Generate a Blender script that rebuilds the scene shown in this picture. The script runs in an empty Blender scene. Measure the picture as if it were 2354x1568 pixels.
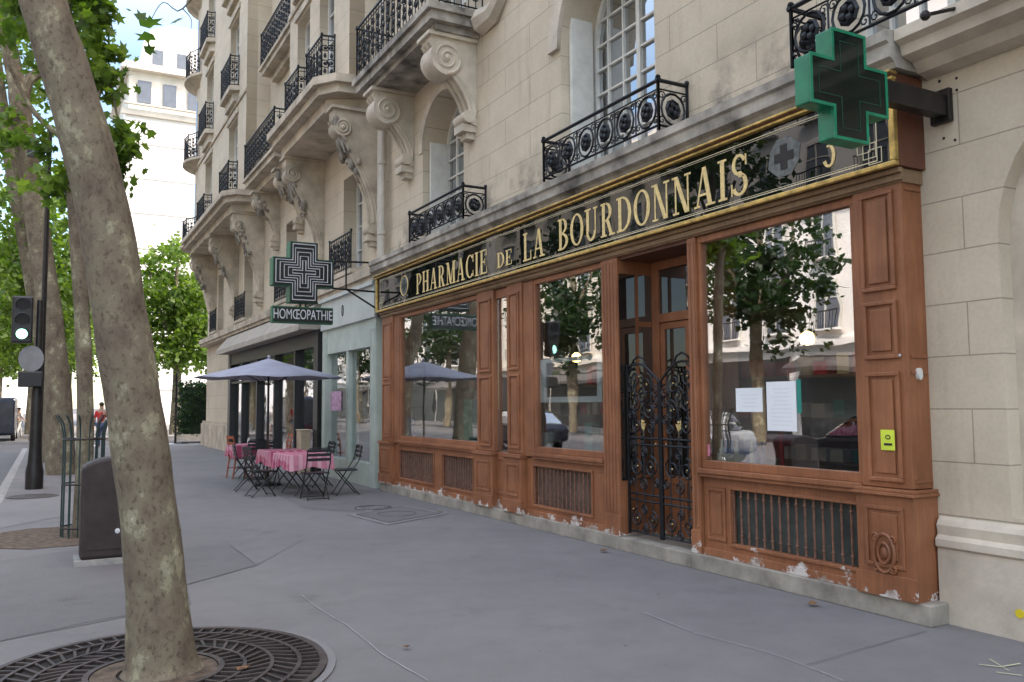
import bpy, bmesh, math, random
import numpy as np
from mathutils import Vector, Matrix
from math import sin, cos, pi, radians, sqrt, atan, tan
random.seed(7); np.random.seed(7)
S = bpy.context.scene; COL = S.collection
S.view_settings.view_transform = 'Standard'; S.view_settings.look = 'None'; S.view_settings.exposure = 0

# ------------------------------------------------------------ camera
W, H, FP = 2354., 1568., 1950.
RHO = radians(.4); HC = 1.6
def unroll(px, py):
    u = (px-W/2)/FP; v = (H/2-py)/FP; c, s = cos(RHO), sin(RHO)
    return c*u+s*v, -s*u+c*v
_uv = unroll(108, 936); PIT = atan(-_uv[1]); YAW = atan(-_uv[0]*cos(PIT))
FW = Vector((sin(YAW)*cos(PIT), cos(YAW)*cos(PIT), sin(PIT)))
RT = Vector((cos(YAW), -sin(YAW), 0)); UP = RT.cross(FW)
def ray(px, py):
    u, v = unroll(px, py); return FW+RT*u+UP*v
_r = ray(2145, 1445); D = HC*_r.x/(-_r.z)
CAM = Vector((-D, 0, HC))
def PX(px, py, X):
    r = ray(px, py); return CAM+r*((X-CAM.x)/r.x)
def PY(px, py, Y):
    r = ray(px, py); return CAM+r*(Y/r.y)
def PG(px, py, z=0.):
    r = ray(px, py); return CAM+r*((z-HC)/r.z)
def PD(px, py, t): return CAM+ray(px, py)*t
def Yp(px, py=850, X=.05): return PX(px, py, X).y
Rc = RT*cos(RHO)-UP*sin(RHO); Uc = RT*sin(RHO)+UP*cos(RHO)
cd = bpy.data.cameras.new('camera'); co = bpy.data.objects.new('camera', cd); COL.objects.link(co)
M = Matrix(((Rc.x, Uc.x, -FW.x, CAM.x), (Rc.y, Uc.y, -FW.y, CAM.y), (Rc.z, Uc.z, -FW.z, CAM.z), (0, 0, 0, 1)))
co.matrix_world = M; cd.sensor_width = 36; cd.lens = FP/W*36; cd.clip_end = 2000; cd.clip_start = .05
S.camera = co

# ------------------------------------------------------------ materials
def newmat(name):
    m = bpy.data.materials.new(name); m.use_nodes = True
    nt = m.node_tree; return m, nt, nt.nodes['Principled BSDF'], nt.nodes['Material Output']
def N(nt, t, **k):
    n = nt.nodes.new(t)
    for a, b in k.items(): setattr(n, a, b)
    return n
def noise(nt, scale, detail=5, rough=.6, vec=None):
    n = N(nt, 'ShaderNodeTexNoise'); n.inputs['Scale'].default_value = scale
    n.inputs['Detail'].default_value = detail; n.inputs['Roughness'].default_value = rough
    if vec is None:
        tc = N(nt, 'ShaderNodeTexCoord'); vec = tc.outputs['Object']
    nt.links.new(vec, n.inputs['Vector']); return n
def ramp(nt, src, stops):
    r = N(nt, 'ShaderNodeValToRGB'); e = r.color_ramp.elements
    e[0].position, e[0].color = stops[0]; e[1].position, e[1].color = stops[-1]
    for p, c in stops[1:-1]:
        x = e.new(p); x.color = c
    nt.links.new(src, r.inputs[0]); return r
def mixc(nt, fac, a, b, mode='MIX'):
    m = N(nt, 'ShaderNodeMix', data_type='RGBA', blend_type=mode)
    for val, idx in ((fac, 0), (a, 6), (b, 7)):
        if hasattr(val, 'links'): nt.links.new(val, m.inputs[idx])
        else: m.inputs[idx].default_value = val
    return m.outputs[2]
def math_(nt, op, a, b=None, clamp=False):
    m = N(nt, 'ShaderNodeMath', operation=op); m.use_clamp = clamp
    for i, v in enumerate((a, b)):
        if v is None: continue
        if hasattr(v, 'links'): nt.links.new(v, m.inputs[i])
        else: m.inputs[i].default_value = v
    return m.outputs[0]
def mrange(nt, src, a, b, c, d):
    m = N(nt, 'ShaderNodeMapRange'); nt.links.new(src, m.inputs[0])
    for i, v in enumerate((a, b, c, d)): m.inputs[i+1].default_value = v
    return m.outputs[0]
def bump(nt, p, h, strength=.3, dist=.01):
    b = N(nt, 'ShaderNodeBump'); b.inputs['Strength'].default_value = strength; b.inputs['Distance'].default_value = dist
    nt.links.new(h, b.inputs['Height']); nt.links.new(b.outputs[0], p.inputs['Normal'])
def mk(name, c, var=.12, scale=4., rough=.7, metal=0., bmp=0., bscale=40., emit=None):
    m, nt, p, o = newmat(name)
    n = noise(nt, scale)
    d = tuple(x*(1-var*1.6) for x in c[:3])+(1,); l = tuple(min(1, x*(1+var)) for x in c[:3])+(1,)
    r = ramp(nt, n.outputs[0], [(.3, d), (.7, l)])
    nt.links.new(r.outputs[0], p.inputs['Base Color'])
    p.inputs['Roughness'].default_value = rough; p.inputs['Metallic'].default_value = metal
    if bmp:
        n2 = noise(nt, bscale, 4); bump(nt, p, n2.outputs[0], bmp)
    if emit:
        p.inputs['Emission Color'].default_value = c; p.inputs['Emission Strength'].default_value = emit
    return m
def stone_ashlar(name, c, row=.385, bw=1.25, dirt=True, off=0.):
    m, nt, p, o = newmat(name)
    tc = N(nt, 'ShaderNodeTexCoord'); sp = N(nt, 'ShaderNodeSeparateXYZ'); nt.links.new(tc.outputs['Object'], sp.inputs[0])
    cb = N(nt, 'ShaderNodeCombineXYZ'); nt.links.new(sp.outputs[1], cb.inputs[0])
    nt.links.new(math_(nt, 'ADD', sp.outputs[2], off), cb.inputs[1])
    br = N(nt, 'ShaderNodeTexBrick'); nt.links.new(cb.outputs[0], br.inputs['Vector'])
    br.inputs['Scale'].default_value = 1; br.inputs['Mortar Size'].default_value = .0055; br.inputs['Mortar Smooth'].default_value = .25
    br.inputs['Brick Width'].default_value = bw; br.inputs['Row Height'].default_value = row; br.offset = .42
    br.inputs['Color1'].default_value = c; br.inputs['Color2'].default_value = tuple(x*.95 for x in c[:3])+(1,)
    br.inputs['Mortar'].default_value = tuple(x*.58 for x in c[:3])+(1,)
    n = noise(nt, 1.3, 8, .65); r = ramp(nt, n.outputs[0], [(.3, (.86, .84, .81, 1)), (.68, (1.04, 1.03, 1.01, 1))])
    col = mixc(nt, 1., br.outputs[0], r.outputs[0], 'MULTIPLY')
    n3 = noise(nt, 30, 4, .6); r3 = ramp(nt, n3.outputs[0], [(.3, (.92, .92, .92, 1)), (.6, (1, 1, 1, 1))])
    col = mixc(nt, 1., col, r3.outputs[0], 'MULTIPLY')
    if dirt:
        up = mrange(nt, sp.outputs[2], 5.25, 4.4, 0, 1); lo = mrange(nt, sp.outputs[2], 4.0, 4.3, 0, 1)
        n4 = noise(nt, 1.1, 7, .7); r4 = ramp(nt, n4.outputs[0], [(.46, (0, 0, 0, 1)), (.58, (1, 1, 1, 1))])
        f = math_(nt, 'MULTIPLY', math_(nt, 'MULTIPLY', math_(nt, 'MULTIPLY', up, lo), r4.outputs[0]), .9, True)
        col = mixc(nt, f, col, (.12, .11, .10, 1))
        mp = N(nt, 'ShaderNodeMapping'); nt.links.new(tc.outputs['Object'], mp.inputs[0]); mp.inputs['Scale'].default_value = (3, 3, .35)
        n6 = noise(nt, 1.6, 5, .6, mp.outputs[0]); r6 = ramp(nt, n6.outputs[0], [(.56, (1, 1, 1, 1)), (.75, (.84, .82, .79, 1))])
        col = mixc(nt, 1., col, r6.outputs[0], 'MULTIPLY')
        f2 = mrange(nt, sp.outputs[2], .35, 0., 0, .4)
        col = mixc(nt, math_(nt, 'MULTIPLY', f2, n.outputs[0], True), col, (.16, .14, .12, 1))
    nt.links.new(col, p.inputs['Base Color']); p.inputs['Roughness'].default_value = .9
    h = math_(nt, 'ADD', math_(nt, 'MULTIPLY', br.outputs['Fac'], -1.), math_(nt, 'MULTIPLY', n3.outputs[0], .25))
    bump(nt, p, h, .5, .010)
    return m
def wood_paint(name, c, peel=True):
    m, nt, p, o = newmat(name)
    tc = N(nt, 'ShaderNodeTexCoord'); sp = N(nt, 'ShaderNodeSeparateXYZ'); nt.links.new(tc.outputs['Object'], sp.inputs[0])
    mp = N(nt, 'ShaderNodeMapping'); nt.links.new(tc.outputs['Object'], mp.inputs[0]); mp.inputs['Scale'].default_value = (14, 14, 1.2)
    n = noise(nt, 2.2, 6, .6, mp.outputs[0])
    r = ramp(nt, n.outputs[0], [(.3, tuple(x*.78 for x in c[:3])+(1,)), (.7, tuple(x*1.1 for x in c[:3])+(1,))])
    n2 = noise(nt, 1.7, 5); r2 = ramp(nt, n2.outputs[0], [(.35, (.70, .66, .64, 1)), (.62, (1.06, 1.06, 1.06, 1))])
    col = mixc(nt, 1., r.outputs[0], r2.outputs[0], 'MULTIPLY')
    if peel:
        mr = mrange(nt, sp.outputs[2], .42, .14, -.2, .165)
        n4 = noise(nt, 5.5, 7, .68)
        f = math_(nt, 'ADD', n4.outputs[0], mr); r4 = ramp(nt, f, [(.635, (0, 0, 0, 1)), (.65, (1, 1, 1, 1))])
        n5 = noise(nt, 9, 4); pc = ramp(nt, n5.outputs[0], [(.4, (.30, .22, .17, 1)), (.55, (.60, .54, .50, 1))])
        col = mixc(nt, r4.outputs[0], col, pc.outputs[0])
    nt.links.new(col, p.inputs['Base Color']); p.inputs['Roughness'].default_value = .5
    bump(nt, p, n.outputs[0], .12, .004)
    return m
def glass(name, refl=.55, tint=(1, 1, 1, 1), dark=None, wav=.04):
    m, nt, p, o = newmat(name); nt.nodes.remove(p)
    g = N(nt, 'ShaderNodeBsdfGlossy'); g.inputs['Roughness'].default_value = .0; g.inputs['Color'].default_value = (.97, .98, 1, 1)
    nz = noise(nt, 1.3, 2); b = N(nt, 'ShaderNodeBump'); b.inputs['Strength'].default_value = wav; b.inputs['Distance'].default_value = .05
    nt.links.new(nz.outputs[0], b.inputs['Height']); nt.links.new(b.outputs[0], g.inputs['Normal'])
    if dark: t = N(nt, 'ShaderNodeBsdfDiffuse'); t.inputs[0].default_value = dark
    else: t = N(nt, 'ShaderNodeBsdfTransparent'); t.inputs[0].default_value = tint
    mx = N(nt, 'ShaderNodeMixShader'); mx.inputs[0].default_value = refl
    nt.links.new(t.outputs[0], mx.inputs[1]); nt.links.new(g.outputs[0], mx.inputs[2]); nt.links.new(mx.outputs[0], o.inputs[0])
    return m
def leafmat(name, a, b, c):
    m, nt, p, o = newmat(name)
    n = noise(nt, 1.1, 3); n2 = noise(nt, 9, 2)
    f = math_(nt, 'ADD', math_(nt, 'MULTIPLY', n.outputs[0], .6), math_(nt, 'MULTIPLY', n2.outputs[0], .4))
    r = ramp(nt, f, [(.36, a), (.5, b), (.64, c)])
    nt.links.new(r.outputs[0], p.inputs['Base Color']); p.inputs['Roughness'].default_value = .55
    t = N(nt, 'ShaderNodeBsdfTranslucent'); nt.links.new(mixc(nt, 1., r.outputs[0], (1.7, 1.8, .6, 1), 'MULTIPLY'), t.inputs[0])
    mx = N(nt, 'ShaderNodeMixShader'); mx.inputs[0].default_value = .48
    nt.links.new(p.outputs[0], mx.inputs[1]); nt.links.new(t.outputs[0], mx.inputs[2]); nt.links.new(mx.outputs[0], o.inputs[0])
    return m
def barkmat(name):
    m, nt, p, o = newmat(name)
    tc = N(nt, 'ShaderNodeTexCoord'); mp = N(nt, 'ShaderNodeMapping'); nt.links.new(tc.outputs['Object'], mp.inputs[0]); mp.inputs['Scale'].default_value = (1, 1, .7)
    n = noise(nt, 4.6, 10, .66, mp.outputs[0])
    r = ramp(nt, n.outputs[0], [(.30, (.085, .068, .048, 1)), (.42, (.14, .112, .078, 1)), (.50, (.175, .145, .10, 1)), (.565, (.19, .165, .11, 1)), (.58, (.255, .235, .155, 1)), (.65, (.31, .29, .195, 1)), (.665, (.46, .43, .31, 1)), (.75, (.48, .46, .35, 1))])
    n2 = noise(nt, 34, 5, .7, mp.outputs[0]); r2 = ramp(nt, n2.outputs[0], [(.36, (.55, .52, .5, 1)), (.47, (1, 1, 1, 1))])
    col = mixc(nt, 1., r.outputs[0], r2.outputs[0], 'MULTIPLY'); nt.links.new(col, p.inputs['Base Color'])
    p.inputs['Roughness'].default_value = .9
    h = math_(nt, 'ADD', math_(nt, 'MULTIPLY', n.outputs[0], .6), math_(nt, 'MULTIPLY', n2.outputs[0], .3)); bump(nt, p, h, .7, .02)
    return m
def pavemat(name, c, seed=0., v=.87):
    m, nt, p, o = newmat(name)
    tc = N(nt, 'ShaderNodeTexCoord'); mp = N(nt, 'ShaderNodeMapping'); nt.links.new(tc.outputs['Object'], mp.inputs[0]); mp.inputs['Location'].default_value = (seed, seed, 0)
    n = noise(nt, .45, 7, .6, mp.outputs[0]); r = ramp(nt, n.outputs[0], [(.32, (v, v, v*1.01, 1)), (.68, (1.08, 1.08, 1.08, 1))])
    n2 = noise(nt, 160, 3, .6); r2 = ramp(nt, n2.outputs[0], [(.3, (.72, .72, .72, 1)), (.62, (1.1, 1.1, 1.1, 1))])
    n3 = noise(nt, 3.2, 6, .7, mp.outputs[0]); r3 = ramp(nt, n3.outputs[0], [(.3, (.88, .88, .88, 1)), (.6, (1, 1, 1, 1))])
    n4 = noise(nt, 1.2, 8, .75, mp.outputs[0]); r4 = ramp(nt, n4.outputs[0], [(.58, (1, 1, 1, 1)), (.68, (.78, .77, .76, 1))])
    col = mixc(nt, 1., mixc(nt, 1., c, r.outputs[0], 'MULTIPLY'), r2.outputs[0], 'MULTIPLY'); col = mixc(nt, 1., col, r3.outputs[0], 'MULTIPLY'); col = mixc(nt, 1., col, r4.outputs[0], 'MULTIPLY')
    vo = N(nt, 'ShaderNodeTexVoronoi'); vo.inputs['Scale'].default_value = 1.6; nt.links.new(mp.outputs[0], vo.inputs['Vector'])
    r5 = ramp(nt, vo.outputs['Distance'], [(.018, (.45, .44, .43, 1)), (.03, (1, 1, 1, 1))]); col = mixc(nt, 1., col, r5.outputs[0], 'MULTIPLY')
    nt.links.new(col, p.inputs['Base Color']); p.inputs['Roughness'].default_value = .85
    bump(nt, p, n2.outputs[0], .25, .004); return m
STC = (.60, .515, .395, 1)
M_stone = stone_ashlar('limestone_ashlar', STC)
M_trim = mk('limestone_trim', (.56, .485, .385, 1), .16, 2.5, .9, bmp=.3, bscale=25)
M_stoneB = stone_ashlar('limestone_second_building', (.61, .525, .405, 1), .5, 1.4, False)
M_trimB = mk('limestone_trim_second', (.50, .425, .325, 1), .24, 2, .9, bmp=.35, bscale=18)
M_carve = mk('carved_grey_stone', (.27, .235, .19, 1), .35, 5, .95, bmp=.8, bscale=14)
M_ledge = mk('weathered_ledge_stone', (.35, .315, .265, 1), .5, 2.2, .95, bmp=.4, bscale=20)
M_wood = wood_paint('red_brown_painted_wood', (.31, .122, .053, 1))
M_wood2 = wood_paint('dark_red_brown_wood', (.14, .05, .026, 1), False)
M_head = wood_paint('dull_brown_header_paint', (.27, .17, .09, 1), False)
M_gold = mk('aged_gold_leaf', (.62, .42, .13, 1), .3, 12, .42, .55)
M_goldl = mk('gold_lettering', (.80, .60, .26, 1), .15, 25, .5, .15)
M_cream = mk('cream_line_paint', (.72, .62, .42, 1), .1, 20, .5)
M_signb = glass('black_sign_glass', .06, dark=(.005, .006, .005, 1))
M_iron = mk('black_wrought_iron', (.010, .011, .014, 1), .3, 10, .5, .3)
M_glass = glass('shop_window_glass', .36, (.92, .94, .92, 1))
M_glassd = glass('apartment_window_glass', .5, dark=(.02, .025, .03, 1))
M_doorg = glass('dark_door_glass', .20, dark=(.014, .012, .010, 1))
M_white = mk('white_window_paint', (.68, .66, .60, 1), .08, 6, .5)
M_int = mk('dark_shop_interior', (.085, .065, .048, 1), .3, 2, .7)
M_intw = mk('shop_shelf_wood', (.24, .15, .085, 1), .3, 3, .6)
M_grdark = mk('dark_green_vent_backing', (.055, .06, .052, 1), .3, 5, .8)
M_grbr = mk('brown_vent_backing', (.15, .095, .07, 1), .3, 5, .8)
M_rust = mk('red_brown_grille_iron', (.20, .09, .055, 1), .3, 20, .6)
M_pave = pavemat('pavement_asphalt', (.190, .179, .173, 1))
M_patch = pavemat('pavement_patch_asphalt', (.160, .151, .147, 1), 5.)
M_patch2 = pavemat('pale_pavement_patch', (.215, .203, .196, 1), 9.)
M_road = pavemat('road_asphalt', (.12, .116, .116, 1), 3.)
M_kerb = mk('granite_kerb', (.30, .29, .27, 1), .2, 8, .85, bmp=.4, bscale=60)
M_step = mk('pale_worn_step_stone', (.32, .285, .235, 1), .28, 3, .9, bmp=.5, bscale=30)
M_bark = barkmat('plane_tree_bark')
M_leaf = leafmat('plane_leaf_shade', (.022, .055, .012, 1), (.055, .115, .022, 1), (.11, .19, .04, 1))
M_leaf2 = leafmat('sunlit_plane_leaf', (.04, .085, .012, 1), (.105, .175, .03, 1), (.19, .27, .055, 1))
M_leafd = leafmat('hedge_leaf', (.008, .022, .008, 1), (.015, .04, .012, 1), (.028, .06, .018, 1))
M_green = mk('green_cross_casing', (.012, .20, .10, 1), .2, 8, .35)
M_green2 = mk('dark_green_enamel', (.012, .12, .045, 1), .2, 8, .4)
M_gline = mk('deep_green_inner_line', (.008, .055, .032, 1), .2, 8, .4)
M_dkface = mk('dark_green_sign_face', (.005, .012, .009, 1), .25, 6, .10)
M_bface = mk('near_black_sign_face', (.012, .016, .014, 1), .3, 5, .35)
M_silver = mk('silver_neon_tube', (.60, .60, .62, 1), .1, 10, .4, .1)
M_embl = mk('grey_mirror_emblem', (.13, .135, .125, 1), .35, 20, .5)
M_steel = mk('dark_grey_steel', (.03, .027, .026, 1), .2, 8, .4, .5)
M_soil = mk('tree_pit_soil', (.13, .095, .065, 1), .4, 12, 1, bmp=1, bscale=60)
M_grate = mk('cast_iron_grate', (.075, .057, .05, 1), .35, 6, .5, .3, bmp=.2)
M_brownbox = mk('dark_brown_cabinet', (.034, .023, .021, 1), .3, 5, .6, bmp=.2)
M_sage = mk('pale_sage_paint', (.43, .48, .42, 1), .08, 3, .55)
M_sage2 = mk('pale_grey_green_fascia', (.50, .52, .48, 1), .06, 2, .6)
M_black = mk('black_shopfront_paint', (.015, .015, .017, 1), .2, 4, .4)
M_awn = mk('taupe_awning_fabric', (.42, .37, .31, 1), .1, 2, .85)
M_umb = mk('grey_lavender_umbrella_fabric', (.32, .325, .39, 1), .08, 3, .8)
M_tan = mk('cream_stone_block', (.5, .4, .28, 1), .1, 3, .8)
M_woodch = mk('orange_brown_chair_wood', (.35, .09, .035, 1), .2, 10, .5)
M_paper = mk('white_paper', (.82, .83, .84, 1), .03, 3, .8)
M_yel = mk('fluorescent_yellow_paper', (.66, .76, .06, 1), .06, 10, .7)
M_blackt = mk('black_printing_ink', (.02, .02, .02, 1), .1, 10, .7)
M_bright = mk('white_render', (.80, .78, .75, 1), .06, .5, .9)
M_opp = mk('sunlit_cream_facade', (.62, .58, .50, 1), .12, .6, .9)
M_zinc = mk('zinc_roof', (.20, .22, .25, 1), .15, 1, .5)
M_pipe = mk('cream_painted_pipe', (.50, .45, .38, 1), .12, 3, .6)
M_red = mk('red_plastic', (.5, .02, .03, 1), .1, 5, .5)
M_teal = mk('teal_cardboard', (.03, .25, .2, 1), .1, 5, .5)
M_blue = mk('blue_glass_bottle', (.04, .08, .25, 1), .1, 5, .3)
M_lampy = mk('warm_lamp_glow', (1., .62, .22, 1), .02, 3, .5, emit=14)
M_lampg = mk('green_signal_glow', (.45, 1., .75, 1), .02, 3, .5, emit=2.5)
M_tyre = mk('black_rubber', (.012, .012, .012, 1), .1, 10, .8)
M_carp = mk('dark_blue_car_paint', (.02, .025, .04, 1), .05, 2, .2, .3)
M_carg = mk('silver_car_paint', (.45, .46, .47, 1), .05, 2, .25, .4)
M_skin = mk('skin', (.45, .27, .19, 1), .05, 5, .6)
M_hair = mk('dark_hair', (.03, .02, .015, 1), .1, 20, .6)
M_denim = mk('blue_denim', (.06, .08, .16, 1), .1, 20, .8)
M_redc = mk('red_cotton', (.5, .03, .03, 1), .1, 10, .8)
M_whitec = mk('white_cotton', (.75, .73, .7, 1), .05, 10, .8)
M_leafbrown = mk('dry_leaf', (.20, .10, .04, 1), .3, 30, .8)
M_wline = mk('white_road_paint', (.70, .70, .69, 1), .12, 6, .8)
M_yball = mk('yellow_sticker', (.7, .55, .02, 1), .05, 5, .6)
M_gprint = mk('grey_print', (.45, .45, .47, 1), .05, 5, .8)
def clothmat():
    m, nt, p, o = newmat('pink_check_tablecloth')
    tc = N(nt, 'ShaderNodeTexCoord'); sp = N(nt, 'ShaderNodeSeparateXYZ'); nt.links.new(tc.outputs['Object'], sp.inputs[0])
    def st(s, k): return math_(nt, 'GREATER_THAN', math_(nt, 'FRACT', math_(nt, 'MULTIPLY', s, k)), .6)
    f = math_(nt, 'ADD', math_(nt, 'MULTIPLY', st(sp.outputs[0], 6), .40), math_(nt, 'MULTIPLY', st(sp.outputs[1], 6), .40))
    nt.links.new(mixc(nt, f, (.40, .06, .12, 1), (.66, .40, .45, 1)), p.inputs['Base Color']); p.inputs['Roughness'].default_value = .85
    return m
M_cloth = clothmat()

# ------------------------------------------------------------ mesh builder
class MB:
    def __init__(s): s.v = []; s.f = []
    def add(s, vs, fs):
        o = len(s.v); s.v += [tuple(v) for v in vs]; s.f += [tuple(i+o for i in f) for f in fs]; return s
    def box(s, x0, y0, z0, x1, y1, z1):
        return s.add([(x0, y0, z0), (x1, y0, z0), (x1, y1, z0), (x0, y1, z0), (x0, y0, z1), (x1, y0, z1), (x1, y1, z1), (x0, y1, z1)],
                     [(0, 3, 2, 1), (4, 5, 6, 7), (0, 1, 5, 4), (1, 2, 6, 5), (2, 3, 7, 6), (3, 0, 4, 7)])
    def prism(s, poly, ax, a, b):
        n = len(poly)
        mp = {'x': lambda p, t: (t, p[0], p[1]), 'y': lambda p, t: (p[0], t, p[1]), 'z': lambda p, t: (p[0], p[1], t)}[ax]
        vs = [mp(p, a) for p in poly]+[mp(p, b) for p in poly]
        return s.add(vs, [tuple(range(n)), tuple(range(2*n-1, n-1, -1))]+[(i, i+n, (i+1) % n+n, (i+1) % n) for i in range(n)])
    def tube(s, pts, r, n=6, closed=False, jit=0.):
        pts = [Vector(p) for p in pts]; k = len(pts)
        rs = r if isinstance(r, (list, tuple)) else [r]*k
        prev = None; vs = []
        for i, p in enumerate(pts):
            if closed: t = pts[(i+1) % k]-pts[i-1]
            else: t = pts[min(i+1, k-1)]-pts[max(i-1, 0)]
            if t.length < 1e-9: t = Vector((0, 0, 1))
            t.normalize()
            if prev is None:
                a = Vector((0, 0, 1)) if abs(t.z) < .9 else Vector((1, 0, 0)); u = t.cross(a).normalized()
            else:
                u = (prev-t*prev.dot(t)); u = u.normalized() if u.length > 1e-6 else t.orthogonal().normalized()
            prev = u; w = t.cross(u)
            for j in range(n):
                a = 2*pi*j/n; rr = rs[i]*(1+jit*random.uniform(-1, 1)); vs.append(p+u*cos(a)*rr+w*sin(a)*rr)
        fs = []
        for i in range(k if closed else k-1):
            for j in range(n):
                a = i*n+j; b = i*n+(j+1) % n; c = ((i+1) % k)*n+(j+1) % n; d = ((i+1) % k)*n+j; fs.append((a, b, c, d))
        if not closed: fs += [tuple(range(n-1, -1, -1)), tuple(range((k-1)*n, k*n))]
        return s.add(vs, fs)
    def lathe(s, prof, c=(0, 0, 0), n=20):
        vs = []; k = len(prof)
        for r, z in prof:
            for j in range(n):
                a = 2*pi*j/n; vs.append((c[0]+max(r, 1e-4)*cos(a), c[1]+max(r, 1e-4)*sin(a), c[2]+z))
        fs = [(i*n+j, i*n+(j+1) % n, (i+1)*n+(j+1) % n, (i+1)*n+j) for i in range(k-1) for j in range(n)]
        fs += [tuple(range(n-1, -1, -1)), tuple(range((k-1)*n, k*n))]
        return s.add(vs, fs)
    def ball(s, c, r, n=10, sq=(1, 1, 1)):
        m = 6; o = len(s.v); s.lathe([(r*sin(pi*i/m), -r*cos(pi*i/m)) for i in range(m+1)], (0, 0, 0), n)
        s.v[o:] = [(c[0]+x*sq[0], c[1]+y*sq[1], c[2]+z*sq[2]) for x, y, z in s.v[o:]]; return s
    def xf(s, Mx): s.v = [tuple(Mx @ Vector(v)) for v in s.v]; return s
    def build(s, name, mat, parent=None, local=False, smooth=False, bevel=0., label=None):
        me = bpy.data.meshes.new(name); me.from_pydata(s.v, [], s.f)
        bm = bmesh.new(); bm.from_mesh(me); bmesh.ops.recalc_face_normals(bm, faces=bm.faces); bm.to_mesh(me); bm.free()
        me.materials.append(mat)
        if smooth:
            me.polygons.foreach_set('use_smooth', [True]*len(me.polygons))
            try: me.set_sharp_from_angle(angle=radians(40))
            except Exception: pass
        return link(name, me, parent, local, bevel, label)
def link(name, me, parent=None, local=False, bevel=0., label=None):
    o = bpy.data.objects.new(name, me); COL.objects.link(o)
    if parent:
        o.parent = parent
        if not local:
            p = parent; L = Vector((0, 0, 0))
            while p: L += p.location; p = p.parent
            o.location = -L
    if bevel:
        b = o.modifiers.new('edge', 'BEVEL'); b.width = bevel; b.segments = 2; b.limit_method = 'ANGLE'
    if label: o['label'] = label
    return o
def plate_mesh(outer, holes, x0, x1):
    cu = bpy.data.curves.new('c', 'CURVE'); cu.dimensions = '2D'; cu.fill_mode = 'BOTH'; cu.extrude = abs(x1-x0)/2
    for pts in [outer]+list(holes):
        sp = cu.splines.new('POLY'); sp.points.add(len(pts)-1)
        for i, (a, b) in enumerate(pts): sp.points[i].co = (a, b, 0, 1)
        sp.use_cyclic_u = True
    ob = bpy.data.objects.new('c', cu); COL.objects.link(ob)
    dg = bpy.context.evaluated_depsgraph_get(); me = bpy.data.meshes.new_from_object(ob.evaluated_get(dg))
    xm = (x0+x1)/2
    for v in me.vertices:
        a, b, c = v.co; v.co = (xm+c, a, b)
    bpy.data.objects.remove(ob); me.materials.clear(); return me
def plate(name, outer, holes, x0, x1, mat, parent=None, bevel=0.):
    me = plate_mesh(outer, holes, x0, x1); me.name = name; me.materials.append(mat); me.update()
    return link(name, me, parent, False, bevel)
def thing(name, label, cat, loc=(0, 0, 0), rz=0., group=None):
    o = bpy.data.objects.new(name, None); COL.objects.link(o); o.empty_display_size = .1
    o.location = loc; o.rotation_euler = (0, 0, rz); tag(o, label, cat, group); return o
def tag(o, label, cat, group=None):
    o['label'] = label; o['category'] = cat
    if group: o['group'] = group
    return o
def struct(o): o['kind'] = 'structure'; return o
def kids(o): return [c for c in bpy.data.objects if c.parent == o]
def dup(o, loc=None, rz=None, parent=None, label=None):
    c = o.copy(); COL.objects.link(c)
    if parent: c.parent = parent
    for k in kids(o): dup(k, parent=c)
    if loc is not None: c.location = loc
    if rz is not None: c.rotation_euler = (0, 0, rz)
    if label: c['label'] = label
    return c
def rect(y0, y1, z0, z1): return [(y0, z0), (y1, z0), (y1, z1), (y0, z1)]
def arch(y0, y1, z0, zs, rise, n=18):
    ym = (y0+y1)/2; a = (y1-y0)/2
    return [(y0, z0), (y1, z0)]+[(ym+a*cos(pi*i/n), zs+rise*sin(pi*i/n)) for i in range(n+1)]
def spiral(cx, cz, r0, r1, a0, turns, n=18):
    return [(cx+(r0+(r1-r0)*i/n)*cos(a0+2*pi*turns*i/n), cz+(r0+(r1-r0)*i/n)*sin(a0+2*pi*turns*i/n)) for i in range(n+1)]

# ------------------------------------------------------------ world & sun
SE = radians(50); SAZ = Vector((.76, -.65, 0)).normalized()
SD = Vector((SAZ.x*cos(SE), SAZ.y*cos(SE), sin(SE)))
w = bpy.data.worlds.new('World'); S.world = w; w.use_nodes = True; nt = w.node_tree
bg = nt.nodes['Background']; sk = nt.nodes.new('ShaderNodeTexSky'); sk.sky_type = 'NISHITA'; sk.sun_disc = False
sk.sun_elevation = SE; sk.sun_rotation = math.atan2(SAZ.x, SAZ.y); sk.dust_density = .8; sk.air_density = 1.0
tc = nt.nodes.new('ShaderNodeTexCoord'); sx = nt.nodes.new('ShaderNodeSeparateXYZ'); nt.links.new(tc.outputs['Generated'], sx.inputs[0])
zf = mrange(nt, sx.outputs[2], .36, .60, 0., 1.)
tint = mixc(nt, zf, (2.9, 2.75, 2.5, 1), (12.6, 9.2, 6.5, 1))  # high sky out of view brightened as added fill light; low sky kept dimmer
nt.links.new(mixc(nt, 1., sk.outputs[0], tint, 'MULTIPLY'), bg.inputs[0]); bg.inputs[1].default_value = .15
sl = bpy.data.lights.new('sun', 'SUN'); sl.energy = 5.0; sl.angle = radians(.5); sl.color = (1, .95, .87)
so = bpy.data.objects.new('sun', sl); COL.objects.link(so); so.rotation_euler = SD.to_track_quat('Z', 'Y').to_euler(); so.location = (10, -10, 40)

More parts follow.
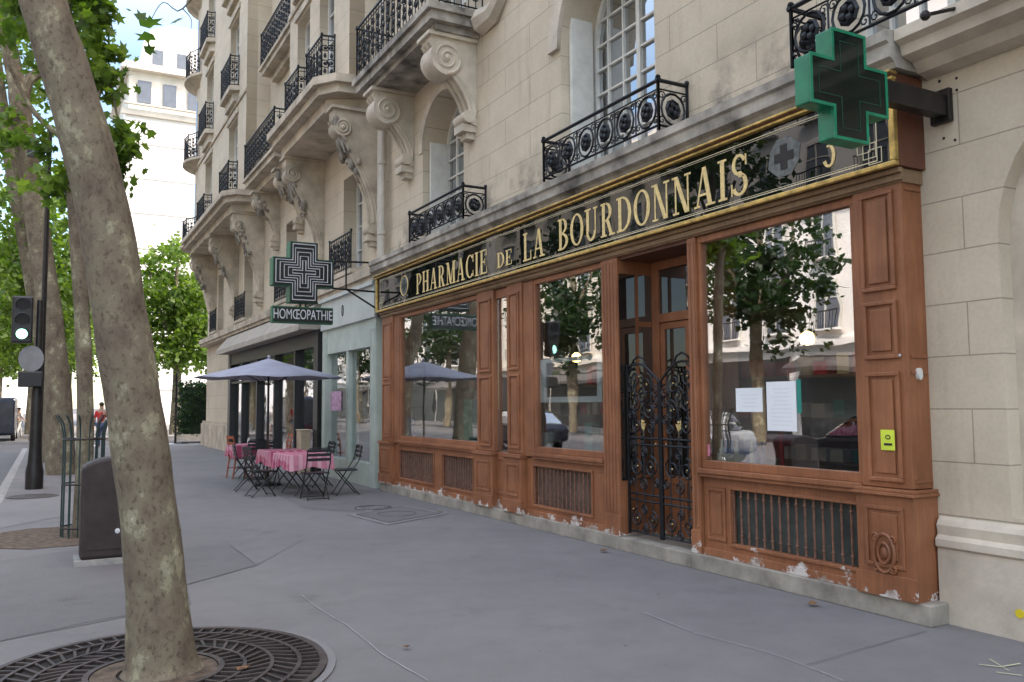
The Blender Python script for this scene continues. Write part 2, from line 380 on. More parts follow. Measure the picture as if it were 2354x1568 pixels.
# ------------------------------------------------------------ ground
KX = -D-.62
struct(MB().box(-600, -200, -.5, 600, 900, -.14).build('ground', M_road))
struct(MB().box(KX, -60, -.138, 14, 38.6, 0).build('pavement', M_pave))
struct(MB().box(KX-.17, -60, -.138, KX-.003, 38.6, -.008).build('kerb', M_kerb))
struct(MB().box(KX, 49, -.138, 60, 220, 0).build('far_pavement', M_patch2))
struct(MB().box(-60, -60, -.138, -21, 220, 0).build('opposite_pavement', M_road))
def sheet(name, pts, z, mat): return struct(MB().add([(x, y, z) for x, y in pts], [tuple(range(len(pts)))]).build(name, mat))
def gpx(lst): return [tuple(PG(a, b)[:2]) for a, b in lst]
sheet('pavement_patch', gpx([(412, 1262), (525, 1252), (590, 1300), (430, 1345)]), .004, M_patch)
sheet('pavement_patch', gpx([(0, 1290), (400, 1230), (440, 1390), (0, 1475)]), .003, M_patch)
sheet('pavement_patch', gpx([(0, 1158), (300, 1108), (330, 1150), (0, 1215)]), .004, M_patch2)
sheet('pavement_patch', gpx([(560, 1100), (700, 1170), (1010, 1190), (1000, 1140)]), .003, M_patch)
def crack(lst, wd, mat):
    P = gpx(lst); Q = [P[0]]
    for (a, b), (c, d) in zip(P[:-1], P[1:]):
        k = max(1, int(sqrt((c-a)**2+(d-b)**2)/.12))
        for i in range(1, k+1): Q.append((a+(c-a)*i/k+(random.uniform(-1, 1)*.006 if i < k else 0), b+(d-b)*i/k+(random.uniform(-1, 1)*.006 if i < k else 0)))
    m = MB(); L = []
    for i, (a, b) in enumerate(Q):
        p, q = Q[max(i-1, 0)], Q[min(i+1, len(Q)-1)]; t = Vector((q[0]-p[0], q[1]-p[1])).normalized(); w_ = wd/2*random.uniform(.5, 1.2)
        L += [(a-t.y*w_, b+t.x*w_, .008), (a+t.y*w_, b-t.x*w_, .008)]
    m.add(L, [(2*i, 2*i+1, 2*i+3, 2*i+2) for i in range(len(Q)-1)])
    return struct(m.build('pavement_marking', mat))
M_ck = mk('pale_joint_line', (.38, .38, .38, 1), .2, 20, .9)
M_dk = mk('dark_joint_line', (.09, .088, .088, 1), .2, 20, .9)
crack([(695, 1370), (720, 1392), (800, 1440), (870, 1500), (985, 1568)], .007, M_ck)
crack([(1480, 1410), (1600, 1458), (1760, 1500), (1850, 1532), (1940, 1568)], .007, M_ck)
crack([(1850, 1532), (1960, 1500), (2130, 1452)], .006, M_dk)
crack([(430, 1345), (590, 1300), (700, 1240), (1000, 1238), (1400, 1235)], .006, M_dk)
crack([(0, 1475), (200, 1432), (440, 1390)], .008, M_dk)
crack([(412, 1262), (525, 1252), (590, 1300)], .01, M_dk)
M_chalk = mk('pale_yellow_chalk', (.55, .58, .35, 1), .1, 10, .9)
crack([(2250, 1530), (2300, 1536), (2345, 1528)], .012, M_chalk); crack([(2275, 1518), (2320, 1545)], .010, M_chalk); crack([(2290, 1548), (2350, 1556)], .010, M_chalk)
for k in range(7):
    struct(MB().box(KX-1.15-k*.95, 19.5, -.136, KX-.65-k*.95, 24, -.132).build('crosswalk_stripe', M_wline))
for k in range(6):
    struct(MB().box(KX+1+k*1.1, 39.6, -.136, KX+1.5+k*1.1, 43.2, -.132).build('crosswalk_stripe', M_wline))

# ------------------------------------------------------------ railing, console helpers
def rail_seg(m, a, b, z0, z1, style):
    a = Vector((a[0], a[1])); b = Vector((b[0], b[1])); L = (b-a).length; t = (b-a)/L
    P = lambda s, z: (a.x+t.x*s, a.y+t.y*s, z)
    hh = z1-z0
    m.tube([P(-.03, z1), P(L+.03, z1)], .022, 5); m.tube([P(0, z1-.09), P(L, z1-.09)], .010, 4)
    m.tube([P(0, z0+.05), P(L, z0+.05)], .014, 4)
    for s in (0, L): m.tube([P(s, z0), P(s, z1)], .018, 5); m.ball(P(s, z1+.03), .03, 6)
    if style == 'ring':
        n = max(1, round(L/.36)); p = L/n; r = min(p*.42, (hh-.16)*.5); zc = z0+.05+(hh-.14)/2
        for i in range(n):
            s = p*(i+.5)
            if p < .2: continue
            m.tube([P(s+r*.95*cos(q*pi/7), zc+(hh-.16)*.46*sin(q*pi/7)) for q in range(14)], .015, 4, True)
            m.tube([P(s+r*.52*cos(q*pi/4), zc+(hh-.16)*.25*sin(q*pi/4)) for q in range(8)], .022, 4, True)
            for q in range(4):
                aq = q*pi/2+.4; m.ball(P(s+r*.28*cos(aq), zc+r*.28*sin(aq)), r*.24, 5)
            if i: m.tube([P(p*i, z0+.05), P(p*i, z1-.09)], .011, 4)
            for sg in (-1, 1):
                m.tube([P(x, z) for x, z in spiral(s+sg*p*.38, z1-.15, .05, .01, 0, 1.2, 8)], .008, 4)
                m.tube([P(x, z) for x, z in spiral(s+sg*p*.38, z0+.11, .05, .01, 0, 1.2, 8)], .008, 4)
    else:
        n = max(2, round(L/.13)); p = L/n
        for i in range(1, n): m.tube([P(p*i, z0), P(p*i, z1)], .009, 4)
        n2 = max(2, round(L/.26)); p2 = L/n2
        for i in range(n2):
            s = p2*(i+.5)
            for zz, rr in ((z0+hh*.22, .085), (z0+hh*.5, .11), (z0+hh*.78, .085)):
                m.tube([P(x, z) for x, z in spiral(s, zz, rr, .02, i*pi, 1.6, 12)], .012, 4)
                m.ball(P(s, zz), .03, 5)
            m.ball(P(s, z0+hh*.36), .035, 5, (1, 1, 1.6)); m.ball(P(s, z0+hh*.64), .035, 5, (1, 1, 1.6))
def railing(parent, pts, z0, z1, style, name='railing'):
    m = MB()
    for a, b in zip(pts[:-1], pts[1:]): rail_seg(m, a, b, z0, z1, style)
    return m.build(name, M_iron, parent)
def console(parent, y, w, X0, zb, zt, d, mat, ornate=False):
    h = zt-zb; R1 = min(.30, d*.42)*(.62 if ornate else .9)
    prof = [(X0, zt), (X0-d, zt), (X0-d, zt-.10*h)]
    for i in range(13):
        t = i/12; x = X0-(d-.04)*((1-t)**1.7*.78+.17*(1-t)+.10)-.03*sin(pi*t*2); z = zt-.10*h-t*h*.80
        prof.append((x, z))
    prof += [(X0-.10, zb+.02), (X0, zb)]
    m = MB().prism(prof, 'y', y-w/2, y+w/2)
    ch = [(px+.0, pz) for px, pz in prof[3:-2]]
    for sg in (-1, 1):
        m.tube([(px-.012, y+sg*w*.40, pz) for px, pz in ch], .035, 6)
    m.tube([(px-.01, y, pz) for px, pz in ch], .03, 6)
    cx, cz = X0-d+R1*.95, zt-.10*h-R1*.9
    m.prism([(cx+R1*cos(2*pi*i/20), cz+R1*sin(2*pi*i/20)) for i in range(20)], 'y', y-w/2-.03, y+w/2+.03)
    for sg in (-1, 1):
        yy = y+sg*(w/2+.035)
        m.tube([(px, yy, pz) for px, pz in spiral(cx, cz, R1*.93, .02, -pi/2, 2.3, 34)], .022, 5)
        m.ball((cx, yy, cz), .05, 8)
        m.tube([(px+.05, y+sg*(w/2), pz) for px, pz in ch], .02, 5)
    r2 = .10; cx2, cz2 = X0-.14, zb+.13
    m.prism([(cx2+r2*cos(2*pi*i/14), cz2+r2*sin(2*pi*i/14)) for i in range(14)], 'y', y-w/2-.02, y+w/2+.02)
    m.box(X0-.24, y-w*.42, zb-.10, X0, y+w*.42, zb+.02); m.box(X0-.15, y-w*.3, zb-.2, X0, y+w*.3, zb-.10)
    m.box(X0-d-.06, y-w/2-.06, zt-.06, X0, y+w/2+.06, zt-.002)
    o = m.build('console', mat, parent, smooth=True)
    if ornate:
        g = MB(); rnd = random.Random(int(y*10))
        for i in range(44):
            t = rnd.random()**1.4*.55; x = X0-d*((1-t)*.85+.05)-.02; z = zt-.12*h-t*h*.75
            g.ball((x+rnd.uniform(-.05, .14), y+rnd.uniform(-w*.62, w*.62), z), rnd.uniform(.035, .085), 7, (1, 1, rnd.uniform(.7, 2.0)))
        for i in range(8):
            a = i*pi/4; g.tube([(X0-d*.85+q*.02, y+cos(a)*(.06+q*.05), zt-.22*h+sin(a)*(.06+q*.06)-.01*q*q) for q in range(5)], [.035, .05, .045, .03, .012], 6)
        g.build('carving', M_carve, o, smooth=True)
    return o
def win(parent, y0, y1, z0, zs, rise, X, cols, rows, fw=.07, gl=None):
    n = 14
    if rise > 0: out = arch(y0, y1, z0, zs, rise, n); inn = arch(y0+fw, y1-fw, z0+fw, zs, rise-fw, n)
    else: out = rect(y0, y1, z0, zs); inn = rect(y0+fw, y1-fw, z0+fw, zs-fw)
    fr = plate('window', out, [inn], X-.05, X+.04, M_white, parent)
    ym = (y0+y1)/2; a = (y1-y0)/2
    zt = lambda y: zs+(rise*sqrt(max(0, 1-((y-ym)/a)**2)) if rise > 0 else 0)
    m = MB()
    for c in range(1, cols):
        y = y0+(y1-y0)*c/cols; hw = .035 if (c*2 == cols) else .013
        m.box(X-.035-(.01 if hw > .02 else 0), y-hw, z0+fw, X+.02, y+hw, zt(y)-fw*.6)
    for r in range(1, rows):
        z = z0+(zs+rise-z0)*r/rows
        q = 1 if rise <= 0 or z < zs else sqrt(max(0, 1-((z-zs)/rise)**2)); hw = a*q-fw*.7
        if hw > .1: m.box(X-.033, ym-hw, z-.013, X+.018, ym+hw, z+.013)
    m.build('glazing_bar', M_white, fr)
    plate('pane', out, [], X+.005, X+.012, gl or M_glassd, fr)
    return fr

# ------------------------------------------------------------ building A (pharmacy building)
WX = .26
yN = Yp(2118, 850, WX); yS0 = Yp(2088, 850, .03); yS1 = Yp(878, 900, .03)
yE = yS1+.28
BA = thing('apartment_building', 'cream limestone apartment building above the wooden pharmacy front, with arched windows', 'building', (2, 9, 0))
y_a0, y_a1 = Yp(1508, 200, WX), Yp(1290, 230, WX)
y_b0, y_b1 = Yp(1066, 380, WX), Yp(972, 400, WX)
y_c1 = Yp(1890, 60, WX); y_c0 = y_c1-1.7
zA = 4.36; ZSA = 6.25
ar0 = Yp(2312, 900, WX)
holes = [arch(y_a0, y_a1, zA, ZSA, (y_a1-y_a0)/2*1.1), arch(y_b0, y_b1, zA, 6.1, (y_b1-y_b0)/2),
         arch(y_c0, y_c1, zA, ZSA, (y_c1-y_c0)/2),
         rect(yS0+.02, yS1-.02, .02, 4.2), arch(ar0-2.2, ar0, .8, 2.75, 1.05),
         arch(y_b0-.1, y_b1+.0, 7.75, 9.8, .4)]
plate('wall', rect(-30, yE, 0, 18), holes, WX, WX+.62, M_stone, BA)
MB().box(WX+.62, -30, 17.8, 14, yE-.01, 18.2).box(4.2, -30, .0, 14, yE-.01, 17.8).box(WX+.62, -30, 0, 4.2, -29.6, 17.8).box(WX+.62, yE-.4, 0, 4.2, yE-.01, 17.8).build('rear_mass', M_trim, BA)
MB().box(WX+.63, -29, 3.95, 4.19, yE-.45, 4.2).build('floor_slab', M_int, BA)
MB().box(WX+.63, -29, 7.5, 4.19, yE-.45, 7.7).build('floor_slab', M_int, BA)
win(BA, y_a0, y_a1, zA, ZSA, (y_a1-y_a0)/2*1.1, WX+.56, 6, 9)
win(BA, y_b0, y_b1, zA, 6.1, (y_b1-y_b0)/2, WX+.50, 4, 8)
win(BA, y_c0, y_c1, zA, ZSA, (y_c1-y_c0)/2, WX+.56, 6, 9)
win(BA, y_b0-.1, y_b1, 7.75, 9.8, .4, WX+.4, 4, 6)
plate('recessed_panel', arch(ar0-2.25, ar0+.05, .75, 2.75, 1.1), [], WX+.14, WX+.18, M_trim, BA)
for (yy, X1, z1) in ((y_a1-.05, .34, 6.7), (y_b1-.05, .34, 6.3)):
    MB().box(WX+.12, yy-.03, zA+.05, WX+.12+X1, yy+.03, z1).build('shutter', M_white, BA, bevel=.005)
lprof = [(WX-.005, 4.06), (-.10, 4.06), (-.12, 4.10), (-.17, 4.13), (-.17, 4.23), (-.20, 4.25), (-.20, 4.33), (WX-.005, 4.37)]
MB().prism(lprof, 'y', yS0-.10, yS1+.15).build('ledge', M_ledge, BA)
MB().prism([(WX-.005, 4.02), (.14, 4.05), (.08, 4.12), (-.04, 4.15), (-.06, 4.22), (-.12, 4.25), (-.12, 4.335), (WX-.005, 4.375)], 'y', -12, yS0-.105).build('string_course', M_trim, BA)
railing(BA, [(WX-.01, Yp(1252, 400, -.12)), (-.13, Yp(1252, 400, -.12)), (-.13, Yp(1515, 230, -.12)), (WX-.01, Yp(1515, 230, -.12))], 4.38, 4.90, 'ring')
railing(BA, [(WX-.01, Yp(943, 540, -.12)), (-.13, Yp(943, 540, -.12)), (-.13, Yp(1066, 460, -.12)), (WX-.01, Yp(1066, 460, -.12))], 4.38, 4.88, 'ring')
yc = Yp(1822, 100, -.12)
railing(BA, [(WX-.01, yc), (-.13, yc), (-.13, yc-2.3), (WX-.01, yc-2.3)], 4.39, 4.90, 'ring')
MB().prism([(WX-.005, .0), (.205, .0), (.205, .50), (.21, .53), (.185, .55), (.185, .60), (.215, .63), (.205, .70), (.225, .735), (WX-.005, .76)], 'y', -12, yS0-.05).build('plinth', M_trim, BA)
for (px, py) in ((2160, 187), (2199, 180), (2163, 212), (2200, 207), (2170, 318), (2196, 322)):
    q = PX(px, py, WX); MB().prism([(q.y+.011*cos(a*pi/4), q.z+.011*sin(a*pi/4)) for a in range(8)], 'x', WX-.004, WX-.001).build('bolt_hole', M_blackt, BA)
q = PX(2200, 45, -.1); MB().tube([(WX, q.y, q.z+.1), (-.1, q.y, q.z+.08), (-.35, q.y+.05, q.z)], .014, 6).ball((-.37, q.y+.05, q.z-.01), .035, 8).build('wall_bracket', M_steel, BA)
by0, by1 = 11.45, 15.0; bz = 7.42
bal = MB().box(-.62, by0, bz, WX-.003, by1, bz+.14).box(-.68, by0-.06, bz+.141, WX-.003, by1+.06, bz+.25).box(-.5, by0+.12, bz-.10, WX-.003, by1-.12, bz-.001).build('balcony', M_ledge, BA)
railing(bal, [(WX, by0), (-.6, by0), (-.6, by1), (WX, by1)], bz+.26, bz+1.25, 'bar')
console(BA, 11.85, .36, WX-.003, 5.95, bz-.101, .78, M_trim); console(BA, 14.45, .36, WX-.003, 5.95, bz-.101, .78, M_trim)
MB().tube([(WX-.01, by0-.05, bz+.1), (WX-.05, by0-.5, bz+.05), (WX-.02, by0-.9, bz+.35), (WX-.02, by0-1.1, bz+.9)], [.22, .16, .12, .1], 8).build('cornice_scroll', M_trim, BA, smooth=True)
def arch_trim(y0, y1, zs, rise, w_, d=.025):
    o = arch(y0-w_, y1+w_, zs, zs, rise+w_)[2:]; i = arch(y0, y1, zs, zs, rise)[2:]
    return plate('arch_trim', o+i[::-1], [], WX-d, WX-.002, M_trim, BA)
arch_trim(y_b0, y_b1, 6.1, (y_b1-y_b0)/2, .16); arch_trim(y_a0, y_a1, ZSA, (y_a1-y_a0)/2*1.1, .24, .06)
yp_ = yE-.05
dp = MB().tube([(.10, yp_, 4.2), (.10, yp_, 18)], .065, 10)
for z in (4.9, 6.3, 7.9): dp.tube([(.10, yp_, z), (.10, yp_, z+.06)], .085, 10)
dp.build('drainpipe', M_pipe, BA, smooth=True)
MB().tube([(.12, yp_+.2, 4.0), (.12, yp_+.2, 18)], .05, 8).build('drainpipe', M_pipe, BA, smooth=True)

# ------------------------------------------------------------ pharmacy shopfront
PH = thing('pharmacy_shopfront', 'red-brown painted wooden pharmacy front with three big display windows and black gold-lettered sign', 'shopfront', (0, 9.5, 0))
ST = .15
yw1a, yw1b = Yp(1975), Yp(1607)
yd0, yd1 = Yp(1588), Yp(1425)
yw2a, yw2b = Yp(1388), Yp(1226)
yn1a, yn1b = Yp(1203), Yp(1168)
yn2a, yn2b = Yp(1137), Yp(1100)
yw3a, yw3b = Yp(1098), Yp(918); yl0 = Yp(905)
ZT = 3.21; ZB = 1.0
SZ0, SZ1 = 3.345, 4.045; SX = -.06
MB().box(0, yS0-.12, 0, .6, yd0, ST).box(0, yd0+.004, 0, .9, yd1-.004, ST-.01).box(0, yd1, 0, .6, yS1, ST).build('step', M_step, PH, bevel=.008)
def pframe(m, y0, y1, z0, z1, X, w=.028, d=.014, field=True):
    m.box(X-d, y0, z0, X, y1, z0+w); m.box(X-d, y0, z1-w, X, y1, z1); m.box(X-d, y0, z0+w, X, y0+w, z1-w); m.box(X-d, y1-w, z0+w, X, y1, z1-w)
    if field and y1-y0 > .16: m.box(X-d*.6, y0+w+.03, z0+w+.03, X, y1-w-.03, z1-w-.03)
def pilaster(y0, y1, panels, X=.03, zt=3.335, cap=.9, Xp=-.015):
    m = MB(); m.box(X, y0, cap+.055, WX+.1, y1, zt)
    for a, b in panels: pframe(m, y0+.07 if y1-y0 > .3 else y0+.035, y1-.07 if y1-y0 > .3 else y1-.035, a, b, X, .03, .022)
    o = m.build('pilaster', M_wood, PH, bevel=.005)
    q = MB().box(Xp, y0-.03, ST, WX+.1, y1+.03, cap)
    q.box(Xp-.012, y0-.045, ST+.001, Xp-.001, y1+.045, ST+.17)
    q.box(Xp-.03, y0-.05, cap+.001, WX+.1, y1+.05, cap+.025).box(Xp-.012, y0-.04, cap+.026, WX+.1, y1+.04, cap+.05)
    pframe(q, y0+.05 if y1-y0 > .25 else y0+.02, y1-.05 if y1-y0 > .25 else y1-.02, ST+.22, cap-.08, Xp)
    q.build('plinth', M_wood, o, bevel=.004)
    return o
rp = pilaster(yS0, yw1a-.01, [(1.0, 1.82), (1.92, 2.36), (2.44, 3.2)])
for a, b in ((1.0, 1.82), (1.92, 3.2)):
    for c in (a, b-.02): MB().box(.06, yS0-.012, c, WX-.02, yS0-.001, c+.02).build('side_moulding', M_wood, rp)
q = PX(2050, 1275, -.035); cz, cy = q.z, (yS0+yw1a)/2; m = MB()
m.tube([(-.028, cy+.088*cos(a*pi/8), cz+.14*sin(a*pi/8)) for a in range(16)], .013, 5, True)
m.tube([(-.032, cy+.05*cos(a*pi/6), cz+.075*sin(a*pi/6)) for a in range(12)], .011, 5, True)
for sg in (-1, 1):
    for zz in (-1, 1):
        m.tube([(-.028, y, z) for y, z in spiral(cy+sg*.075, cz+zz*.11, .034, .006, 0, 1.5*sg, 14)], .009, 5)
m.ball((-.024, cy, cz), .035, 8, (.4, 1, 1.2)); m.build('cartouche', M_wood, rp, smooth=True)
pilaster(yn1a, yn1b, [(1.0, 2.0), (2.06, 3.12)], cap=.88)
pilaster(yn2a, yn2b, [(1.0, 2.0), (2.06, 3.12)], cap=.88)
pilaster(yl0, yS1, [(1.0, 2.0), (2.06, 3.12)], cap=.88)
def post(y0, y1, X=.03, z0=ST, z1=3.23):
    m = MB().box(X, y0, z0, WX+.3, y1, z1); w_ = y1-y0; n = max(1, int(w_/.055))
    for i in range(n):
        yy = y0+(i+.5)*w_/n; m.tube([(X-.002, yy, z0+.25), (X-.002, yy, z1-.05)], .014, 6)
    m.box(X-.015, y0-.01, z0+.001, X-.001, y1+.01, z0+.22)
    return m.build('door_post', M_wood, PH, bevel=.003)
post(yw1b+.002, yd0-.002); post(yd1+.002, yw2a-.002)
MB().box(.02, yS0-.02, ZT+.025, WX+.1, yS1+.02, 3.34).box(-.0, yS0-.03, 3.25, .019, yS1+.03, 3.30).box(-.03, yS0-.035, 3.301, .018, yS1+.035, 3.34).build('header_beam', M_head, PH, bevel=.004)
def display(y0, y1, top=ZT, bot=ZB):
    m = MB(); fw = .045
    X0, X1 = .06, .15
    m.box(X0, y0, bot-.03, X1, y1, bot+fw); m.box(X0, y0, top-fw, X1, y1, top+.02); m.box(X0, y0, bot+fw, X1, y0+fw, top-fw); m.box(X0, y1-fw, bot+fw, X1, y1, top-fw)
    m.box(.0, y0-.01, bot-.075, X1, y1+.01, bot-.031)
    m.box(.02, y0, bot-.11, X1, y1, bot-.076)
    o = m.build('display_window', M_wood, PH, bevel=.005)
    MB().box(.098, y0+fw, bot+fw, .106, y1-fw, top-fw).build('pane', M_glass, o)
    return o
def apron(y0, y1, grilles, zt=ZB-.11, back=None):
    m = MB(); gz0, gz1 = .30, zt-.10; ys = sorted(grilles); X = .07
    m.box(X, y0, ST, WX+.1, y1, gz0); m.box(X, y0, gz1, WX+.1, y1, zt)
    e = y0
    for a, b in ys: m.box(X, e, gz0, WX+.1, a, gz1); e = b
    m.box(X, e, gz0, WX+.1, y1, gz1)
    m.box(X-.03, y0, ST+.001, X-.001, y1, ST+.07)
    for a, b in ys: pframe(m, a-.03, b+.03, gz0-.03, gz1+.03, X, .028, .018, False)
    if y1-ys[-1][1] > .3: pframe(m, ys[-1][1]+.08, y1-.05, gz0, gz1, X)
    o = m.build('apron_panel', M_wood, PH, bevel=.004)
    for a, b in ys:
        MB().box(X+.05, a-.01, gz0-.01, X+.06, b+.01, gz1+.01).build('vent_backing', back or M_grdark, o)
        g = MB(); n = max(3, round((b-a)/.095))
        for i in range(n+1):
            yy = a+.01+(b-a-.02)*i/n; g.tube([(X+.015, yy, gz0), (X+.015, yy, gz1)], .0095, 6)
            g.ball((X+.015, yy, gz0+.08), .016, 6); g.ball((X+.015, yy, gz1-.06), .016, 6)
        g.build('grille', M_rust, o)
display(yw1a, yw1b); display(yw2a, yw2b-.0); display(yw3a, yw3b)
gb = Yp(1680, 1200)
apron(yw1a, yw1b-.004, [(yw1a+.05, gb)])
apron(yw2a+.004, yn1a-.034, [(yw2a+.30, yw2b+.05)], back=M_grbr)
apron(yn2b+.034, yl0-.034, [(Yp(1085), Yp(1015)), (Yp(995), Yp(915)-.05)], back=M_grbr)
for a, b in ((yw2b+.002, yn1a-.002), (yw3b+.002, yl0-.002), (yn2b+.002, yw3a-.002)):
    if b-a > .004: MB().box(.05, a, ST+.76, WX, b, 3.23).build('window_surround', M_wood, PH, bevel=.004)
nm = MB().box(.07, yn1b+.002, ST, WX+.1, yn2a-.002, .93); pframe(nm, yn1b+.035, yn2a-.035, .35, .85, .07); nmo = nm.build('narrow_panel', M_wood, PH, bevel=.003)
MB().box(.07, yn1b+.002, 3.1, WX+.1, yn2a-.002, 3.23).build('narrow_header', M_wood, PH, bevel=.003)
MB().box(.10, yn1b+.002, .931, .11, yn2a-.002, 3.099).build('pane', M_glass, nmo)
# door recess
RX = .50
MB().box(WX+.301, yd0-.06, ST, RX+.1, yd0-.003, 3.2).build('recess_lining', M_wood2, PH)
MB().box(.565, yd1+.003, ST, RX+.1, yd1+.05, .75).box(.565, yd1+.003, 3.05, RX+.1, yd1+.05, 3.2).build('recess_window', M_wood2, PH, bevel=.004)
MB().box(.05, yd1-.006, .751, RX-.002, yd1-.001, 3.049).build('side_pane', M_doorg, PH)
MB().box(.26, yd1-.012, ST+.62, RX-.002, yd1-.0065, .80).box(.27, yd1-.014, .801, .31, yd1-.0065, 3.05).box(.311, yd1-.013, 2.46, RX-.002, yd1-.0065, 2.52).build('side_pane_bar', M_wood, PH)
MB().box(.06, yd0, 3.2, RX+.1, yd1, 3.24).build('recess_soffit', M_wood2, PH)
MB().box(RX, yd0, ST-.005, RX+.09, yd0+.06, 3.199).box(RX, yd1-.13, ST-.005, RX+.09, yd1-.003, 3.199).box(RX, yd0+.06, 2.50, RX+.09, yd1-.13, 2.6).box(RX, yd0+.06, 3.10, RX+.09, yd1-.13, 3.199).build('door_frame', M_wood, PH, bevel=.006)
MB().box(RX+.03, yd0+.06, 2.6, RX+.04, yd1-.13, 3.10).build('transom_pane', M_doorg, PH)
a0, a1 = yd0+.063, yd1-.133; am = (a0+a1)/2
for (p, q) in ((a0, am-.002), (am+.002, a1)):
    m = MB().box(RX+.02, p, ST, RX+.07, p+.07, 2.495).box(RX+.02, q-.07, ST, RX+.07, q, 2.495).box(RX+.02, p+.07, ST, RX+.07, q-.07, .80).box(RX+.02, p+.07, 2.42, RX+.07, q-.07, 2.495)
    pframe(m, p+.08, q-.08, .25, .74, RX+.02); d_ = m.build('door', M_wood, PH, bevel=.005)
    MB().box(RX+.04, p+.07, .80, RX+.05, q-.07, 2.42).build('pane', M_doorg, d_)
def gate(y0, y1, flip):
    g = MB(); X = .13; w_ = y1-y0; gd = MB()
    P = lambda s, z: (X, (y1-s*w_) if not flip else (y0+s*w_), z)
    top = lambda s: 2.04-.22*max(0, (s-.45)/.55)**1.3-.03*(1-s)
    g.tube([P(.02, ST+.03), P(.02, top(0))], .016, 5); g.tube([P(.98, ST+.03), P(.98, top(1))], .018, 5)
    for s in (.26, .5, .74): g.tube([P(s, ST+.05), P(s, top(s)-.10)], .009, 4)
    for z in (ST+.06, .55, .62, 1.15, 1.22): g.tube([P(.02, z), P(.98, z)], .011, 4)
    g.tube([P(i/12, top(i/12)) for i in range(13)], .014, 5)
    for (s, z, r, tn) in ((.25, 1.87, .12, 1.7), (.62, 1.80, .12, -1.7), (.25, 1.60, .11, -1.7), (.70, 1.52, .11, 1.7), (.3, 1.36, .09, 1.6), (.72, 1.33, .07, -1.6),
                          (.3, .92, .12, 1.7), (.7, .92, .12, -1.7), (.5, .74, .08, 1.6), (.5, 1.07, .06, -1.6), (.27, .36, .1, 1.6), (.73, .36, .1, -1.6),
                          (.5, 1.68, .09, 1.5), (.86, 1.72, .07, -1.5), (.14, 1.76, .06, 1.5), (.86, 1.60, .06, -1.5), (.14, .75, .05, 1.5), (.86, .75, .05, -1.5), (.5, .46, .06, 1.5), (.5, .25, .06, -1.5), (.14, 1.48, .06, 1.5), (.86, 1.42, .05, -1.5)):
        g.tube([P(s+(a/w_), z+b) for a, b in spiral(0, 0, r, .012, pi/2, tn, 18)], .011, 4)
        if r > .08: gd.ball(P(s, z), .009, 5)
    for i in range(7): gd.ball(P(.14+.12*i, (ST+.3+((i*7) % 5)*.36)), .007, 5)
    g.tube([P(.08, 1.95), P(.22, 2.07), P(.38, 2.11), P(.52, 2.08), P(.6, 2.0)], .012, 5)
    o = g.build('iron_gate', M_iron, PH)
    gd.tube([P(.5, 1.25), P(.5, 1.31)], .007, 5); gd.tube([P(.5, 1.31), P(.5, 1.35), P(.5, 1.38)], [.008, .022, .032], 8)
    gd.ball(P(.5, 1.40), .014, 6); gd.tube([P(.45, 1.33), P(.45, 1.42)], .006, 5)
    gd.build('gilded_ornament', M_goldl, o, smooth=True)['kind'] = 'stuff'
gate(yd0+.01, (yd0+yd1)/2-.004, True); gate((yd0+yd1)/2+.004, yd1-.02, False)
MB().ball((.02, yS0+.06, 1.94), .012, 8, (.3, 1, 1)).build('escutcheon', M_silver, PH)
MB().prism([(.13+.025*cos(2*pi*i/14), 1.80+.045*sin(2*pi*i/14)) for i in range(14)], 'y', yS0-.03, yS0-.002).build('bell_plate', M_white, PH)

# sign
sbo = MB().box(SX+.012, yS0-.05, SZ0, WX, yS1+.05, SZ1).build('sign_board', M_wood2, PH)
MB().box(SX, yS0+.02, SZ0+.03, SX+.011, yS1-.02, SZ1-.06).build('sign_glass', M_signb, sbo)
fr = MB()
fr.box(SX-.035, yS0-.055, SZ0-.004, SX+.011, yS1+.055, SZ0+.035).box(SX-.05, yS0-.06, SZ1-.058, SX+.011, yS1+.06, SZ1-.03).box(SX-.085, yS0-.07, SZ1-.018, SX+.011, yS1+.07, SZ1+.005)
fr.box(SX-.034, yS0-.055, SZ0+.036, SX+.011, yS0-.005, SZ1-.059).box(SX-.034, yS1+.005, SZ0+.036, SX+.011, yS1+.055, SZ1-.059)
fr.build('gilt_frame', M_gold, sbo, bevel=.007)
MB().box(SX-.065, yS0-.062, SZ1-.0295, SX+.011, yS1+.062, SZ1-.0185).build('frame_shadow_band', M_wood2, sbo)
ln = MB(); XL = SX-.003
def lrect(y0, y1, z0, z1, t=.008, k=0):
    ln.box(XL-k, y0, z0, SX-.0005, y1, z0+t).box(XL-k, y0, z1-t, SX-.0005, y1, z1).box(XL-k, y0, z0+t, SX-.0005, y0+t, z1-t).box(XL-k, y1-t, z0+t, SX-.0005, y1, z1-t)
lrect(yS0+.12, yS1-.12, SZ0+.07, SZ1-.10)
ln.box(XL-.001, yS0+.3, SZ0+.088, SX-.0005, yS1-.3, SZ0+.092); ln.box(XL-.001, yS0+.3, SZ1-.125, SX-.0005, yS1-.3, SZ1-.121)
for base, sg in ((yS0+.05, 1), (yS1-.05, -1)):
    for k in range(3):
        y0 = base+sg*(.03+.05*k); y1 = base+sg*(.15+.05*k); z0 = SZ0+.055+.05*k
        lrect(min(y0, y1), max(y0, y1), z0, z0+.12, .006, .001*(k+1))
ln.build('border_line', M_cream, sbo)
def R_(a, b, c, d): return [[(a, b), (c, b), (c, d), (a, d)]]
def L_(xb, yb, xt, yt, w): return [[(xb, yb), (xb+w, yb), (xt+w, yt), (xt, yt)]]
